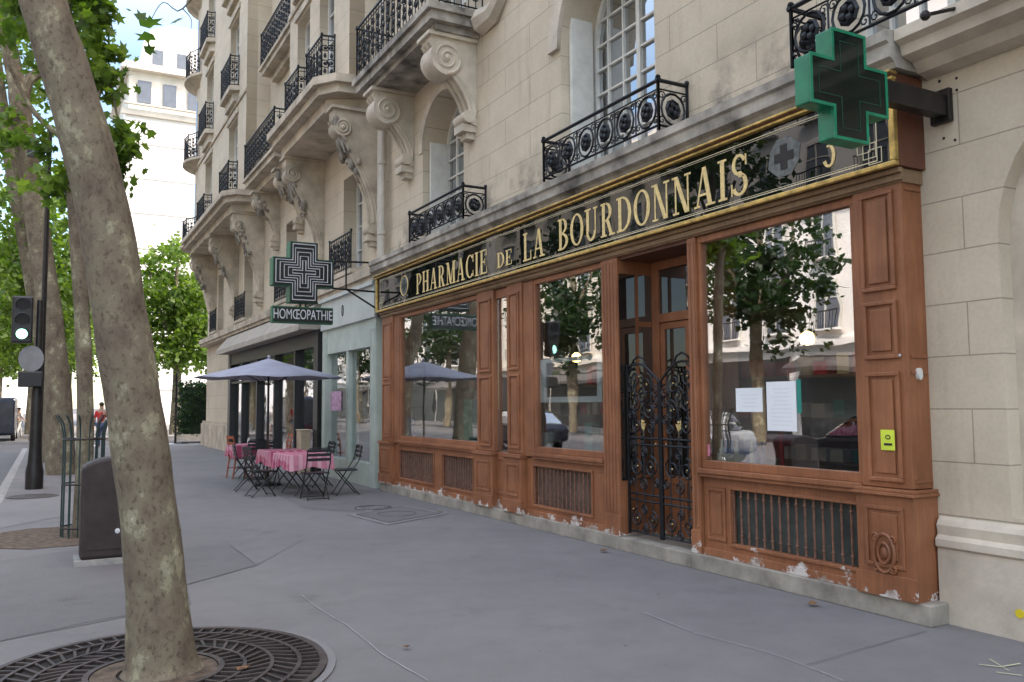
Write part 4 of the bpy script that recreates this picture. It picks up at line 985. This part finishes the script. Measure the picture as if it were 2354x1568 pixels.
fc = fchair()
spots = [((TX-.02, 14.45, 0), pi/2, 'black slatted folding chair nearest the camera, back turned, at the front pink table'),
         ((-.78, 14.95, 0), pi*.97, 'black slatted folding chair between the front pink table and the shopfront'),
         ((TX-.72, 15.45, 0), .15, 'black slatted folding chair on the street side of the front pink table'),
         ((TX-.72, 16.6, 0), -.1, 'black slatted folding chair on the street side of the middle pink table'),
         ((-.75, 16.7, 0), pi, 'black slatted folding chair on the shop side of the middle pink table'),
         ((TX-.1, 18.85, 0), pi/2, 'black slatted folding chair with its back to the camera at the farthest pink table'),
         ((TX-.1, 17.65, 0), -pi/2, 'black slatted folding chair behind the middle pink table, facing the camera')]
for i, (l, a, lab) in enumerate(spots):
    o = fc if i == 0 else dup(fc)
    o.location = l; o.rotation_euler = (0, 0, a); o['label'] = lab
def wchair(loc, rz, lab):
    t = thing('wooden_chair', lab, 'chair', loc, rz)
    MB().box(-.21, -.21, .43, .22, .21, .455).build('seat', M_woodch, t, True, bevel=.008)
    for sg in (-1, 1):
        MB().tube([(.19, sg*.18, 0), (.18, sg*.18, .43)], [.016, .02], 6).build('leg', M_woodch, t, True)
        MB().tube([(-.25, sg*.18, 0), (-.19, sg*.18, .44), (-.20, sg*.18, .7), (-.26, sg*.18, .94)], [.016, .02, .018, .016], 6).build('leg', M_woodch, t, True)
        MB().tube([(-.22, sg*.18, .22), (.18, sg*.18, .22)], .01, 6).build('stretcher', M_woodch, t, True)
    b = MB()
    for z in (.6, .74, .87): b.box(-.225-(z-.6)*.1, -.17, z, -.205-(z-.6)*.1, .17, z+.06)
    b.build('backrest', M_woodch, t, True)
p = PG(557, 1100); wchair((p.x, p.y+.2, 0), .2, 'orange-brown wooden chair at the street end of the café tables')
wchair((-.65, 20.4, 0), pi, 'orange-brown wooden chair close to the black café front behind the umbrella pole')
for (x, y, lab, mt) in ((TX-.1, 19.55, 'small white napkin holder on the farthest pink table', M_white), (TX+.05, 16.9, 'small white cruet on the middle pink table', M_white)):
    o = MB().lathe([(.03, 0), (.035, .02), (.03, .1), (.015, .13), (.02, .15)], (x, y, .741), 10).build('table_condiment', mt, smooth=True); tag(o, lab, 'condiment')
ym_ = Yp(704, 1000, -.1)
o = MB().box(-.28, ym_-.2, 0.002, -.05, ym_+.2, 1.0).box(-.30, ym_-.22, 1.001, -.03, ym_+.22, 1.03).build('menu_cabinet', M_tan, bevel=.01); tag(o, 'narrow cream cabinet standing against the café entrance pier', 'cabinet')

# ------------------------------------------------------------ trees
def leaves_mesh(name, clusters, size, mat, lobed=False, clump=60, spread=.3):
    if lobed: T = np.array([(0, -.5), (.42, -.3), (.28, -.02), (.52, .28), (.17, .2), (0, .58), (-.17, .2), (-.52, .28), (-.28, -.02), (-.42, -.3)])
    else: T = np.array([(0, -.5), (.4, .05), (0, .5), (-.4, .0)])
    K = len(T); pos = []
    for (c, rr, n) in clusters:
        m = max(3, n//clump)
        d = np.random.normal(size=(m, 3)); d /= np.linalg.norm(d, axis=1)[:, None]; cc = d*(np.random.rand(m, 1)**.45)
        cc = np.array(c)+cc*np.array(rr)
        k = np.random.randint(0, m, n); s = spread*(.6+.8*np.random.rand(m))
        pos.append(cc[k]+np.random.normal(size=(n, 3))*s[k][:, None]*np.array([1, 1, .6]))
    P = np.concatenate(pos); n = len(P)
    nrm = np.random.normal(size=(n, 3))+np.array([0, 0, .7]); nrm /= np.linalg.norm(nrm, axis=1)[:, None]
    a = np.cross(nrm, np.random.normal(size=(n, 3))); a /= np.linalg.norm(a, axis=1)[:, None]; b = np.cross(nrm, a)
    sz = size*(.6+.7*np.random.rand(n, 1))
    V = (P[:, None, :]+(a[:, None, :]*T[None, :, 0, None]+b[:, None, :]*T[None, :, 1, None])*sz[:, :, None]).reshape(-1, 3)
    me = bpy.data.meshes.new(name); me.vertices.add(n*K); me.vertices.foreach_set('co', V.ravel())
    me.loops.add(n*K); me.loops.foreach_set('vertex_index', np.arange(n*K)); me.polygons.add(n)
    me.polygons.foreach_set('loop_start', np.arange(0, n*K, K)); me.polygons.foreach_set('loop_total', np.full(n, K))
    me.update(); me.validate(); me.materials.append(mat); return me
def interp(path, k=6):
    P = [Vector(p) for p in path]; out = []
    for i in range(len(P)-1):
        a = P[max(i-1, 0)]; b = P[i]; c = P[i+1]; d = P[min(i+2, len(P)-1)]
        for j in range(k):
            t = j/k; out.append(.5*((2*b)+(c-a)*t+(2*a-5*b+4*c-d)*t*t+(3*b-a-3*c+d)*t*t*t))
    out.append(P[-1]); return out
def trunk_mesh(m, path, radii, n=14, k=6, jit=.012):
    pts = interp(path, k); q = len(pts); rs = []
    for i in range(q):
        f = i/(q-1)*(len(radii)-1); j = min(int(f), len(radii)-2); rs.append((radii[j]+(radii[j+1]-radii[j])*(f-j))*(1+.02*sin(i*.9)))
    m.tube(pts, rs, n, jit=jit)
def tree(label, path, radii, branches, clusters, size, leaf=None, lobed=False, cat='tree', name='plane_tree', clump=60, spread=.3, tn=14):
    b = path[0]; t = thing(name, label, cat, (b[0], b[1], 0))
    m = MB(); trunk_mesh(m, path, radii, tn, 8)
    for bp, br_ in branches: trunk_mesh(m, bp, br_, 8, 4)
    m.build('trunk', M_bark, t, smooth=True)
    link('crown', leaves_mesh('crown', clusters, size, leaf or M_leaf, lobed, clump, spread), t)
    return t
b1 = PG(372, 1545); Y1 = b1.y
def t1(px, py, dy=0): return PY(px, py, Y1+dy)
path1 = [(b1.x, b1.y, -.02), t1(368, 1480), t1(350, 1250), t1(318, 1000), t1(278, 740), t1(232, 460), t1(165, 210), t1(98, 0), t1(30, -250, .1), t1(-60, -600, .3)]
path1 = [tuple(p) for p in path1]
rad1 = [.25, .19, .165, .162, .156, .150, .139, .131, .12, .10]
top1 = Vector(path1[-1])
br1 = [([path1[-2], tuple(Vector(path1[-2])+Vector((.9, .6, 1.2))), tuple(Vector(path1[-2])+Vector((1.6, 1.4, 2.6)))], [.08, .06, .03]),
       ([path1[-1], tuple(top1+Vector((-.6, 1, 2))), tuple(top1+Vector((-1, 2, 4)))], [.1, .07, .03])]
tw0 = PD(470, -120, 7.0)
br1.append(([tuple(tw0+Vector((-.5, .3, 1.6))), tuple(tw0), tuple(PD(420, 20, 7.)), tuple(PD(375, 5, 7.)), tuple(PD(345, 50, 7.))], [.012, .008, .006, .004, .003]))
br1.append(([tuple(PD(420, 20, 7.)), tuple(PD(440, 45, 7.)), tuple(PD(437, 75, 7.))], [.005, .003, .002]))
cl1 = [((top1.x-.5, top1.y+1.0, 10.3), (3.0, 3.0, 2.0), 2400), (tuple(PD(437, 70, 7.)), (.03, .03, .02), 3), (tuple(PD(345, 55, 7.)), (.03, .03, .02), 3)]
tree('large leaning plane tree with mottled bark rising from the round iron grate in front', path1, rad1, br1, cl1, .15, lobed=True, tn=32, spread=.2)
g3 = PG(187, 1232)
def tp(px, py, Y): return tuple(PY(px, py, Y))
path3 = [(g3.x, g3.y, 0), tp(196, 1000, g3.y), tp(192, 800, g3.y), tp(178, 560, g3.y), tp(158, 330, g3.y), tp(150, 120, g3.y), tp(160, -80, g3.y)]
rad3 = [.11, .10, .095, .09, .075, .06, .04]
c3 = lambda px, py, rx, rz, n, dy=0: (tp(px, py, g3.y+dy), (rx, rx, rz), n)
tree('slim plane tree inside the green metal guard, behind the leaning tree', path3, rad3,
     [([path3[4], tp(215, 240, g3.y), tp(250, 190, g3.y), tp(275, 300, g3.y), tp(290, 390, g3.y)], [.035, .03, .02, .012, .005]),
      ([path3[5], tp(200, 30, g3.y), tp(240, 20, g3.y), tp(260, 70, g3.y)], [.03, .02, .015, .006]), ([path3[4], tp(80, 260, g3.y), tp(20, 150, g3.y)], [.04, .03, .02])],
     [c3(235, 170, .18, .42, 300), c3(272, 320, .18, .38, 300), c3(225, 50, .2, .3, 180), c3(240, 400, .2, .25, 180), c3(120, -40, .5, .25, 220), c3(40, 60, .6, .5, 320), c3(130, 420, .4, .4, 130), c3(30, 330, .5, .25, 80)], .14, M_leaf2, lobed=True, spread=.10, clump=16)
G3 = thing('tree_guard', 'dark green vertical bar tree guard around the slim tree', 'tree guard', (g3.x, g3.y, 0))
M_gp = mk('dark_teal_guard_paint', (.015, .04, .04, 1), .2, 8, .5)
for i in range(14):
    a = 2*pi*i/14; r0 = .23; MB().tube([(g3.x+r0*cos(a), g3.y+r0*sin(a), 0), (g3.x+r0*cos(a), g3.y+r0*sin(a), 1.25), (g3.x+(r0+.03)*cos(a), g3.y+(r0+.03)*sin(a), 1.4), (g3.x+(r0+.10)*cos(a), g3.y+(r0+.10)*sin(a), 1.5)], .010, 5).build('bar', M_gp, G3)
for z in (.12, .65, 1.2): MB().tube([(g3.x+.24*cos(a*pi/10), g3.y+.24*sin(a*pi/10), z) for a in range(20)], .011, 5, True).build('hoop', M_steel, G3)
sheet('tree_pit_soil', [(g3.x-.0+(1.15+.1*sin(a*2.3))*cos(a*pi/12), g3.y+.1+(1.0+.1*sin(a*1.7))*sin(a*pi/12)) for a in range(24)], .006, M_soil)
g2 = PG(140, 1090); Y2 = g2.y
path2 = [(g2.x, g2.y, 0), tp(133, 900, Y2), tp(112, 700, Y2), tp(80, 480, Y2), tp(48, 260, Y2), tp(38, 190, Y2), tp(10, 60, Y2), tp(-20, -100, Y2)]
tree('tall plane tree with forked limbs behind the traffic light', path2, [.34, .30, .27, .25, .24, .2, .17, .13],
     [([path2[4], tp(62, 190, Y2), tp(105, 150, Y2), tp(140, 60, Y2), tp(160, -60, Y2)], [.16, .14, .12, .1, .06])],
     [(tp(40, 20, Y2), (2.0, 2.0, 1.3), 1300), (tp(170, 60, Y2), (.8, .8, .8), 350), (tp(10, 330, Y2), (.9, .9, .9), 420)], .19, M_leaf2, spread=.22, clump=24)
g4 = PG(120, 1062); Y4 = g4.y
path4 = [(g4.x, g4.y, 0), tp(112, 880, Y4), tp(70, 620, Y4), tp(35, 430, Y4), tp(5, 250, Y4), tp(-20, 60, Y4)]
tree('thinner plane tree just beyond the forked one, leaning left', path4, [.3, .26, .22, .2, .18, .14], [], [(tp(10, 150, Y4), (2.6, 2.6, 1.8), 1200), (tp(30, 480, Y4), (1.8, 1.8, 1.2), 750)], .22, M_leaf2, spread=.35, clump=30)
def fartree(x, y, h, r, label, leaf, n=9000, size=.34):
    p = [(x, y, 0), (x+.1, y, h*.35), (x-.1, y, h*.6), (x, y, h*.85)]
    br_ = [([(x, y, h*.4), (x+r*.3, y+r*.2, h*.6), (x+r*.5, y, h*.75)], [.12, .08, .04]), ([(x, y, h*.4), (x-r*.4, y-r*.2, h*.6), (x-r*.6, y, h*.78)], [.12, .08, .04])]
    return tree(label, p, [.28, .22, .16, .06], br_, [((x, y, h*.62), (r, r, h*.34), n), ((x+r*.3, y-r*.3, h*.45), (r*.6, r*.6, h*.15), n//4)], size, leaf, spread=.42, clump=45)
ft = PY(400, 1000, 52)
fartree(ft.x, 52, 12.0, 2.5, 'bright green tree beyond the corner of the second building', M_leaf2, 6000, .3)
fartree(ft.x+3.2, 57, 10.5, 2.2, 'rounded green tree partly behind the building corner', M_leaf2, 3500)
ln_ = [(-6.0, 47, 14, 2.6), (-6.4, 58, 13, 3.2), (-5.0, 70, 14, 3.6), (-4.0, 84, 14, 3.6), (-8.5, 66, 12, 3.4), (-10.5, 80, 14, 4.5)]
labs = ['sunlit tree standing first past the street crossing', 'sunlit tree second past the street crossing', 'sunlit tree third past the street crossing, seen between trunks', 'distant tree fourth past the street crossing', 'distant tree left of the kerb line near the left edge', 'far tree closing the view down the road at the left edge']
for (x, y, h, r), lab in zip(ln_, labs): fartree(x, y, h, r, lab, M_leaf2, 4200)
base = fartree(-19.5, 14, 12, 3.2, 'tree across the street reflected in the shop glass', M_leafd, 3200, .3)
base['group'] = 'trees along the opposite pavement'
for k, y in enumerate((25, 39, 56, 76, 96)):
    o = dup(base); o.location = (-19.5+random.uniform(-.6, .6), y, 0); o.rotation_euler = (0, 0, k*1.3)
hp = PG(440, 1012)
H0 = thing('hedge', 'clipped dark green hedge by the corner of the second building', 'hedge', (hp.x, hp.y, 0))
MB().box(hp.x-.45, hp.y-.6, 0, hp.x+1.6, hp.y+1.6, .3).build('planter_box', M_trim, H0)
MB().box(hp.x-.3, hp.y-.4, .3, hp.x+1.5, hp.y+1.4, 2.5).build('core', M_leafd, H0)
cs_ = []
for i in range(5):
    for j in range(5):
        for k in range(7): cs_.append(((hp.x-.35+i*.48, hp.y-.45+j*.48, .4+k*.36), (.26, .26, .2), 50))
link('foliage', leaves_mesh('foliage', cs_, .12, M_leafd, clump=20, spread=.12), H0)

# ------------------------------------------------------------ tree grate
GR = thing('tree_grate', 'round dark cast iron tree grate around the leaning tree', 'tree grate', (b1.x, b1.y, 0))
gx, gy = b1.x-.04, b1.y-.02; GS_ = .90
sheet('tree_pit_soil', [(gx+1.12*GS_*cos(a*pi/24), gy+1.12*GS_*sin(a*pi/24)) for a in range(48)], .004, mk('dark_pit', (.02, .017, .014, 1), .3, 10, 1))
def fring(r0, r1, z0, z1, n=64):
    r0 *= GS_; r1 *= GS_
    vs = []
    for r, z in ((r0, z0), (r1, z0), (r1, z1), (r0, z1)):
        vs += [(gx+r*cos(2*pi*i/n), gy+r*sin(2*pi*i/n), z) for i in range(n)]
    fs = []
    for k in range(4):
        for i in range(n): fs.append((k*n+i, k*n+(i+1) % n, ((k+1) % 4)*n+(i+1) % n, ((k+1) % 4)*n+i))
    return MB().add(vs, fs)
for r0, r1 in ((.40, .44), (.56, .585), (.74, .765), (.92, .95), (1.07, 1.12)): fring(r0, r1, .006, .022).build('ring', M_grate, GR)
m = MB()
for k in range(4):
    ra, rb = ((.44, .56), (.585, .74), (.765, .92), (.95, 1.07))[k]; n = (34, 44, 54, 72)[k]; ra *= GS_; rb *= GS_
    for i in range(n):
        a = 2*pi*i/n; da = (.0, .16, -.12, .0)[k]
        p0 = Vector((gx+ra*cos(a), gy+ra*sin(a))); p1 = Vector((gx+rb*cos(a+da), gy+rb*sin(a+da))); t = (p1-p0).normalized(); w_ = .009; nx, ny = -t.y*w_, t.x*w_
        m.prism([(p0.x+nx, p0.y+ny), (p0.x-nx, p0.y-ny), (p1.x-nx, p1.y-ny), (p1.x+nx, p1.y+ny)], 'z', .006, .019)
m.build('slat', M_grate, GR)['kind'] = 'stuff'
fring(1.125, 1.18, .0045, .010).build('surround', M_patch2, GR)
fring(.24, .395, .005, .016, 40).build('earth_fill', M_soil, GR)

# ------------------------------------------------------------ manhole covers
def cover(lst, lab, mat=M_patch2):
    P = gpx(lst); t = thing('access_cover', lab, 'manhole cover', (P[0][0], P[0][1], 0))
    c = Vector((sum(p[0] for p in P)/4, sum(p[1] for p in P)/4))
    MB().prism(P, 'z', .005, .009).build('frame', mat, t)
    Q = [tuple(c+(Vector(p)-c)*.8) for p in P]; MB().prism(Q, 'z', .0095, .013).build('lid', M_patch, t)
    e = [tuple(c+(Vector(p)-c)*.83) for p in P]
    MB().tube([(a, b, .010) for a, b in e], .006, 4, True).build('joint', M_dk, t)
    MB().tube([(c.x+.28*cos(a*pi/10), c.y+.28*sin(a*pi/10), .014) for a in range(20)], .006, 4, True).build('joint', M_dk, t)
cover([(800, 1185), (925, 1162), (1030, 1182), (890, 1208)], 'large square grey access cover in the pavement before the left window')
cover([(818, 1169), (870, 1163), (897, 1168), (845, 1176)], 'small metal hatch in the pavement behind the large access cover', M_kerb)
q = PG(75, 1142); o = MB().lathe([(.42, .005), (.42, .012), (.36, .014), (.36, .011), (.0, .011)], (q.x, q.y, 0), 28).build('manhole_cover', M_grate); tag(o, 'round iron manhole cover near the traffic light pole', 'manhole cover')
for (px, py, lab) in ((1388, 1270, 'dry brown leaf on the pavement in front of the middle window'), (1870, 1394, 'dry brown leaf on the pavement below the big right window'), (1012, 1181, 'orange-brown dry leaf beside the square access cover'), (560, 1545, 'dry leaf lying on the tree grate right of the trunk'), (934, 1494, 'tiny dry leaf in the middle of the pavement foreground')):
    p = PG(px, py); m = MB(); T = [(0, -.05), (.04, -.02), (.03, .03), (0, .05), (-.035, .025), (-.03, -.03)]
    a = random.random()*6; k = .55 if px == 934 else 1.
    m.add([(p.x+k*(x*cos(a)-y*sin(a)), p.y+k*(x*sin(a)+y*cos(a)), .025+.4*abs(x)*random.random()) for x, y in T]+[(p.x, p.y, .018)], [(i, (i+1) % 6, 6) for i in range(6)])
    o = m.build('dry_leaf', M_leafbrown); tag(o, lab, 'leaf')

# ------------------------------------------------------------ street furniture left
p = PG(238, 1298); cb = thing('utility_cabinet', 'very dark brown round-topped utility cabinet half hidden behind the leaning trunk', 'cabinet', (p.x, p.y, 0))
x0, x1 = p.x-.22, p.x+.42; y0, y1 = p.y, p.y+.35
prof = [(x0, .06), (x1, .06), (x1, .95)]+[((x0+x1)/2+(x1-x0)/2*cos(a*pi/12), .95+.13*sin(a*pi/12)) for a in range(1, 12)]+[(x0, .95)]
MB().prism(prof, 'y', y0, y1).build('body', M_brownbox, cb, bevel=.03)
MB().box(x0-.05, y0-.05, 0.002, x1+.05, y1+.05, .058).build('base', M_kerb, cb)
MB().ball((p.x+.12, y0-.004, .33), .03, 8, (1, .3, 1)).build('lock', M_silver, cb)
MB().box(x0+.06, y0-.008, .15, x1-.06, y0-.001, .9).build('door', M_brownbox, cb, bevel=.004)
p = PG(78, 1124); TL = thing('traffic_light', 'black traffic light on a thick pole showing a green signal', 'traffic light', (p.x, p.y, 0))
zz = lambda py: PY(78, py, p.y).z; xx = lambda px, py: PY(px, py, p.y).x
MB().lathe([(.16, 0), (.16, .35), (.13, .5), (.11, .8), (.10, zz(900)), (.07, zz(880)), (.06, zz(690))], (p.x, p.y, 0), 14).build('pole', M_steel, TL, smooth=True)
hx0, hx1 = xx(27, 740), xx(76, 740)
hd = MB().box(hx0, p.y-.2, zz(790), hx1, p.y+.02, zz(684)).build('signal_head', M_black, TL, bevel=.03)
hc = (hx0+hx1)/2
for k, (py, mt) in enumerate(((703, M_tyre), (737, M_tyre), (770, M_lampg))):
    z = zz(py); MB().prism([(hc+.10*cos(a*pi/10), z+.10*sin(a*pi/10)) for a in range(20)], 'y', p.y-.215, p.y-.201).build('lens', mt, hd)
    MB().tube([(hc+.12*cos(a*pi/10), p.y-.25, z+.12*sin(a*pi/10)) for a in range(-2, 13)], .012, 4).build('visor', M_black, hd)
MB().prism([(xx(72, 820)+.22*cos(a*pi/12), zz(825)+.26*sin(a*pi/12)) for a in range(24)], 'y', p.y-.09, p.y-.075).build('round_sign', mk('grey_sign_back', (.22, .22, .23, 1), .1, 5, .5, .3), TL)
MB().box(xx(42, 870), p.y-.25, zz(890), xx(98, 870), p.y+.05, zz(855)).build('pedestrian_signal', M_black, TL, bevel=.02)
MB().tube([(xx(104, 600), p.y+.3, 0), (xx(104, 600), p.y+.3, zz(280))], .05, 8).box(xx(62, 340), p.y+.27, zz(352), xx(104, 340), p.y+.33, zz(336)).build('mast', M_steel, TL)
for i, (px, py, hgt, lab) in enumerate(((403, 1020, 3.0, 'thin dark street post beside the hedge at the corner'), (376, 1018, 1.0, 'short dark bollard left of the thin post by the corner'))):
    q = PG(px, py); o = MB().lathe([(.06, 0), (.05, .1), (.045, hgt), (.055, hgt+.02), (.0, hgt+.06)], (q.x, q.y, 0), 8).build('street_post', M_steel, smooth=True); tag(o, lab, 'post')

# ------------------------------------------------------------ vehicles
def vehicle(loc, rz, paint, kind, label, group=None):
    t = thing('parked_car' if kind == 'car' else 'parked_van', label, 'car' if kind == 'car' else 'van', loc, rz, group)
    if kind == 'car':
        body = [(-2.1, .35), (-2.15, .7), (-2.0, .95), (-1.2, 1.0), (1.0, .95), (1.9, .82), (2.1, .6), (2.1, .3), (1.75, .25), (-1.8, .25)]
        cab = [(-1.75, .96), (-1.3, 1.4), (-.6, 1.48), (.25, 1.44), (1.05, .96)]; wd = .86; wy = 1.3
    else:
        body = [(-2.6, .35), (-2.6, 2.1), (-2.5, 2.25), (1.2, 2.25), (1.5, 2.1), (2.0, 1.35), (2.65, 1.1), (2.7, .4), (2.4, .3), (-2.4, .3)]
        cab = [(.75, 1.4), (.75, 2.0), (1.4, 2.02), (1.85, 1.4)]; wd = .98; wy = 1.75
    MB().prism([(a, b) for a, b in body], 'y', -wd, wd).build('body', paint, t, True, bevel=.09)
    ww = wd-.08 if kind == 'car' else wd+.004
    MB().prism(cab, 'y', -ww, ww).build('window', M_glassd, t, True, bevel=.04)
    if kind == 'car': MB().prism([(-1.25, 1.38), (-.6, 1.49), (.25, 1.45), (.2, 1.50), (-.6, 1.53), (-1.25, 1.44)], 'y', -ww+.03, ww-.03).build('roof', paint, t, True, bevel=.02)
    for sx_ in (-1, 1):
        for sy in (-1, 1):
            m = MB().lathe([(.2, -.1), (.32, -.1), (.34, -.06), (.34, .06), (.32, .1), (.2, .1)], n=18).xf(Matrix.Translation((sx_*wy, sy*(wd-.08), .34)) @ Matrix.Rotation(pi/2, 4, 'X')); wl = m.build('wheel', M_tyre, t, True, smooth=True)
            MB().lathe([(.0, -.11), (.2, -.11), (.2, .11), (0, .11)], n=12).xf(Matrix.Translation((sx_*wy, sy*(wd-.08), .34)) @ Matrix.Rotation(pi/2, 4, 'X')).build('rim', M_silver, wl, True)
    for sy in (-1, 1): MB().ball((body[5][0]+.1, sy*(wd-.2), .68), .12, 8, (.6, 1.2, .7)).build('headlight', M_white, t, True)
    return t
vehicle((-10.5, 12.5, -.14), pi/2, M_carp, 'car', 'dark parked car reflected in the big right display window')
vehicle((-10.6, 19.5, -.14), pi/2, M_carg, 'car', 'silver parked car reflected in the middle display window')
vehicle((-10.5, 29, -.14), pi/2, M_carp, 'car', 'dark parked car reflected in the far left display window')
q = PG(14, 1012, -.14); vehicle((q.x-.55, q.y+.5, -.14), pi/2, M_carp, 'van', 'dark van standing in the road at the left edge')

# ------------------------------------------------------------ people (small, distant)
def person(x, y, rz, label, top, legs, hat, z=0):
    t = thing('person', label, 'person', (x, y, z), rz)
    J = [((0, 0, .95), .13), ((0, 0, 1.15), .12), ((0, 0, 1.38), .15), ((0, 0, 1.50), .06), ((.01, 0, 1.58), .085), ((.01, 0, 1.68), .085),
         ((0, .17, 1.41), .055), ((-.08, .22, 1.15), .042), ((.05, .23, .92), .032), ((.08, .23, .84), .03),
         ((0, -.17, 1.41), .055), ((.06, -.22, 1.15), .042), ((.22, -.20, .98), .032), ((.28, -.19, .93), .03),
         ((.03, .09, .88), .085), ((.17, .09, .50), .058), ((.22, .09, .07), .038), ((.34, .09, .03), .03),
         ((-.03, -.09, .88), .085), ((-.08, -.09, .48), .058), ((-.30, -.09, .12), .038), ((-.22, -.09, .03), .03)]
    E = [(0, 1), (1, 2), (2, 3), (3, 4), (4, 5), (2, 6), (6, 7), (7, 8), (8, 9), (2, 10), (10, 11), (11, 12), (12, 13), (0, 14), (14, 15), (15, 16), (16, 17), (0, 18), (18, 19), (19, 20), (20, 21)]
    def skinned(name, vs, es, mat, par, k=1.):
        me = bpy.data.meshes.new(name); me.from_pydata([v[0] for v in vs], es, []); me.materials.append(mat)
        o = link(name, me, par, True); sm_ = o.modifiers.new('skin', 'SKIN'); sm_.use_smooth_shade = True
        for i, v in enumerate(vs): me.skin_vertices[0].data[i].radius = (v[1]*k, v[1]*k)
        me.skin_vertices[0].data[0].use_root = True
        ss = o.modifiers.new('sub', 'SUBSURF'); ss.levels = 1; ss.render_levels = 1; return o
    skinned('body', J, E, M_skin, t)
    skinned('shirt', [J[0], J[1], J[2], J[6], J[7], J[10], J[11]], [(0, 1), (1, 2), (2, 3), (3, 4), (2, 5), (5, 6)], top, t, 1.25)
    skinned('trousers', [J[0], J[14], J[15], J[16], J[18], J[19], J[20]], [(0, 1), (1, 2), (2, 3), (0, 4), (4, 5), (5, 6)], legs, t, 1.25)
    MB().ball((-.01, 0, 1.70), .105, 10, (1, .9, .85)).build('hair', M_hair, t, True, smooth=True)
    if hat: MB().lathe([(.2, 1.72), (.2, 1.73), (.1, 1.75), (.09, 1.83), (.02, 1.85)], n=14).build('hat', M_whitec, t, True, smooth=True)
q = PG(42, 1008, -.14); person(q.x, q.y, .6, 'person in white clothes and hat walking across the road at the left', M_whitec, M_whitec, True, -.14)
q = PG(231, 1030); person(q.x, q.y, 1.4, 'person in a red top walking on the far pavement between the trunks', M_redc, M_denim, False)

# ------------------------------------------------------------ far buildings
FB = thing('far_building', 'tall white overlit building wrapped in pale scaffold sheeting beyond the crossing', 'building', (8, 80, 0))
fx0 = PY(278, 600, 80).x; fz = PY(340, 165, 80).z; fz2 = PY(340, 262, 80).z
MB().box(fx0, 80, 0, 40, 95, fz2).build('sheeted_wall', M_bright, FB)
MB().box(fx0+.3, 80.3, fz2, 40, 95, fz).box(fx0-.4, 79.6, fz, 40, 95.3, fz+.6).box(fx0-.3, 79.7, fz2-.3, 40, 79.99, fz2+.2).build('upper_wall', M_opp, FB)
x = PY(330, 100, 82).x
MB().box(x, 82, fz+.61, 40, 94, fz+3.4).prism([(x, fz+3.4), (40, fz+3.4), (40, fz+5.6), (x+2.5, fz+5.6), (x+.6, fz+4.8)], 'y', 82.2, 94).build('attic', M_bright, FB)
M_fw = mk('far_window_grey', (.12, .14, .17, 1), .1, 2, .4)
for k in range(5):
    wx = fx0+1.0+k*2.1
    MB().box(wx, 80.15, fz2+1.0, wx+1.1, 80.29, fz2+3.0).build('window', M_fw, FB)
    MB().box(wx+1.3, 81.9, fz+1.1, wx+2.2, 81.99, fz+2.9).build('window', M_fw, FB)
MB().box(fx0-.1, 79.2, fz2+.5, 20, 79.6, fz2+.62).build('balcony', M_opp, FB)
for z in np.arange(3, fz2, 3.1): MB().box(fx0-.05, 79.93, z, 40, 79.99, z+.12).build('scaffold_band', M_opp, FB)
M_dshop = mk('dark_far_shopfront', (.035, .035, .037, 1), .5, .5, .4)
M_dawn = mk('dark_far_awning', (.09, .085, .08, 1), .2, 1, .8)
def oppb(y0, y1, h, label, mat, x=-26.):
    t = thing('opposite_building', label, 'building', (x, (y0+y1)/2, 0), 0)
    MB().box(x-12, y0, 0, x, y1, h).box(x, y0, 4.2, x+.35, y1, 4.5).box(x, y0, 11, x+.5, y1, 11.25).box(x, y0, h-.5, x+.4, y1, h).build('wall', mat, t)
    MB().prism([(x, h), (x-2.5, h+3.5), (x-12, h+3.5), (x-12, h)], 'y', y0+.05, y1-.05).build('roof', M_zinc, t)
    ns = max(2, int((y1-y0)/6))
    for k in range(ns):
        ya = y0+(y1-y0)*k/ns+.35; yb = y0+(y1-y0)*(k+1)/ns-.35
        MB().box(x+.01, ya, .05, x+.2, yb, 3.7).build('shopfront', M_dshop, t)
        if k % 2: MB().prism([(x+.2, 3.6), (x+1.3, 3.1), (x+1.3, 2.9), (x+.2, 3.3)], 'y', ya, yb).build('awning', M_dawn, t)
    nw = int((y1-y0)/3.2); proto = None
    for r in range(4):
        for c in range(nw):
            yy = y0+1.2+c*(y1-y0-1)/nw; z = 4.9+r*3.3
            if proto is None:
                proto = MB().box(0, 0, 0, .06, 1.25, 2.2).build('window', M_fw, t, True)
                MB().box(.05, -.12, -.1, .12, 0, 2.3).box(.05, 1.25, -.1, .12, 1.37, 2.3).box(.05, .6, 0, .1, .66, 2.2).box(.05, -.1, 2.2, .14, 1.35, 2.32).box(.06, 0, 1.4, .1, 1.25, 1.45).build('window_frame', M_white, proto, True)
                MB().box(.1, -.2, .0, .5, 1.45, .08).build('sill', mat, proto, True)
                rb = MB(); rb.box(.46, -.2, .85, .5, 1.45, .9)
                for q_ in range(12): rb.box(.47, -.18+q_*.145, .08, .49, -.16+q_*.145, .85)
                rb.build('railing', M_iron, proto, True); o = proto
            else: o = dup(proto, parent=t)
            o.location = (.002, yy-(y0+y1)/2, z)
oppb(-8, 16, 19, 'cream building across the road opposite the camera', M_opp)
oppb(16.01, 36, 20, 'cream building across the road, reflected in the big right window', M_bright)
oppb(36.01, 60, 18.5, 'cream building across the road, reflected in the middle window', M_opp)
oppb(60.01, 110, 20, 'long cream building across the road, reflected in the far left window', M_bright)
eb = thing('end_building', 'pale distant building closing the street behind the trees', 'building', (-10, 230, 0))
MB().box(-60, 230, 0, -2, 245, 22).build('wall', M_bright, eb)
MB().prism([(-60, 22), (-2, 22), (-4, 26), (-58, 26)], 'y', 231, 244).build('roof', M_zinc, eb)
